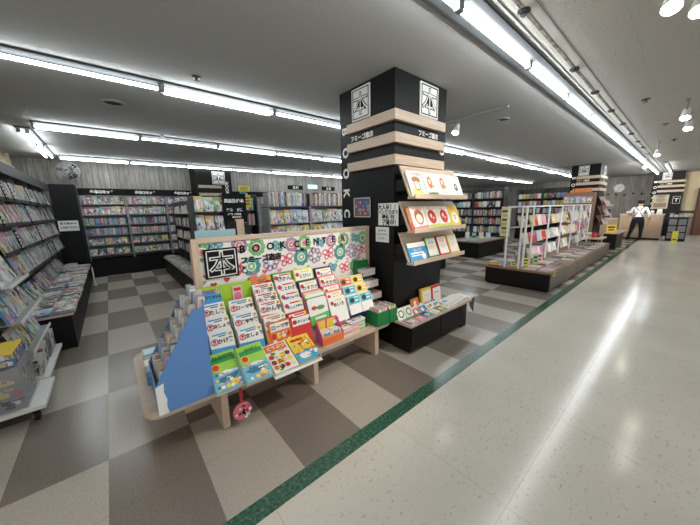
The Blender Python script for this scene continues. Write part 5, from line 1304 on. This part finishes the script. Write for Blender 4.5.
# local: +X is towards the desk, +Y to the left of the person
V_ = [((0, 0, .86), .13, .15), ((.02, 0, 1.0), .125, .15), ((.06, 0, 1.16), .12, .16), ((.09, 0, 1.30), .11, .15), ((.11, 0, 1.36), .07, .08), ((.125, 0, 1.41), .048), ((.145, 0, 1.47), .07, .075), ((.15, 0, 1.54), .082, .08), ((.15, 0, 1.585), .06),
      ((.10, .17, 1.31), .055), ((.13, .25, 1.10), .042), ((.33, .22, 1.105), .032), ((.40, .20, 1.10), .024),
      ((.10, -.17, 1.31), .055), ((.06, -.26, 1.07), .042), ((.17, -.25, .87), .032), ((.20, -.24, .80), .024),
      ((0, .10, .78), .095), ((.03, .14, .47), .062), ((-.02, .20, .10), .042), ((-.02, .20, .04), .036), ((.10, .23, .03), .03),
      ((0, -.10, .78), .095), ((.05, -.11, .47), .062), ((.0, -.12, .10), .042), ((.0, -.12, .04), .036), ((.13, -.13, .03), .03)]
E_ = [(0,1),(1,2),(2,3),(3,4),(4,5),(5,6),(6,7),(7,8),(3,9),(9,10),(10,11),(11,12),(3,13),(13,14),(14,15),(15,16),(0,17),(17,18),(18,19),(19,20),(20,21),(0,22),(22,23),(23,24),(24,25),(25,26)]
body = skin_body('body', V_, E_, skin, pe)
shirt = flat(226, 228, 232, .7); trou = flat(24, 26, 36, .7); shoe = flat(18, 18, 20, .5); hair = flat(20, 18, 18, .7)
body.data.materials.clear()
for m_ in (skin, shirt, trou, shoe, hair): body.data.materials.append(m_)
for p in body.data.polygons:
    cx, cy, cz = p.center
    arm = abs(cy) > .195 and cz > .7
    if cz < .07: i = 3
    elif cz < .93 and not (arm and cz < .9 and cx > .12): i = 2
    elif cz < 1.385 and not (cx > .30) and not (cy < -.2 and cz < .93): i = 1
    elif cz > 1.49 and cx < .15: i = 4
    else: i = 0
    p.material_index = i
cap = MB(); cap.lathe([(.098, 0), (.10, .03), (.085, .075), (.05, .095), (.01, .10)], 18, 0, TR(.15, 0, 1.545, 0, 0, 6)); cap.prism([(.05, -.08), (.17, -.05), (.19, 0), (.17, .05), (.05, .08)], 'z', 0, .012, 0, TR(.15, 0, 1.55)); cap.build('cap', flat(20, 20, 22, .6), pe, smooth=False)
st = MB()
st.tube([(.06, .12, 1.375), (-.045, .05, 1.27), (-.075, -.03, 1.14), (-.10, -.12, .98)], .014, 6); st.tube([(.06, -.12, 1.375), (-.045, -.05, 1.27), (-.075, .03, 1.14), (-.10, .12, .98)], .014, 6); st.build('crossed_straps', flat(26, 26, 30, .6), pe)
bl = MB(); bl.lathe([(.145, 0), (.15, .02), (.145, .04)], 20, 0, TR(.0, 0, .925) @ S(.92, 1.05, 1)); bl.build('belt', flat(22, 22, 24, .5), pe)
for s_, hx, hz in ((1, (.40, .20, 1.10), 0), (-1, (.20, -.24, .80), 1)):
    hv = [((hx[0]-.02, hx[1], hx[2]), .022, .016), ((hx[0]+.03 if not hz else hx[0]+.01, hx[1], hx[2]-(.0 if not hz else .05)), .034, .015)]
    he = [(0, 1)]
    for k in range(4):
        off = (-.027 + .018*k); ln = (.062, .075, .07, .055)[k]
        a = hv[1][0]
        if not hz: pts = [(a[0]+.025, a[1]+off, a[2]), (a[0]+.025+ln*.5, a[1]+off*1.1, a[2]-.004), (a[0]+.025+ln, a[1]+off*1.15, a[2]-.016)]
        else: pts = [(a[0]+off, a[1], a[2]-.025), (a[0]+off*1.1+.004, a[1]+.004, a[2]-.025-ln*.5), (a[0]+off*1.1+.012, a[1]+.008, a[2]-.025-ln)]
        b0 = len(hv); hv += [(p_, .0085) for p_ in pts]; he += [(1, b0), (b0, b0+1), (b0+1, b0+2)]
    b0 = len(hv); a = hv[0][0]
    if not hz: hv += [((a[0]+.03, a[1]-.04*s_, a[2]), .010), ((a[0]+.07, a[1]-.055*s_, a[2]-.006), .008)]
    else: hv += [((a[0]+.035, a[1], a[2]-.03), .010), ((a[0]+.05, a[1], a[2]-.065), .008)]
    he += [(0, b0), (b0, b0+1)]
    skin_body('hand', hv, he, skin, pe, 1)
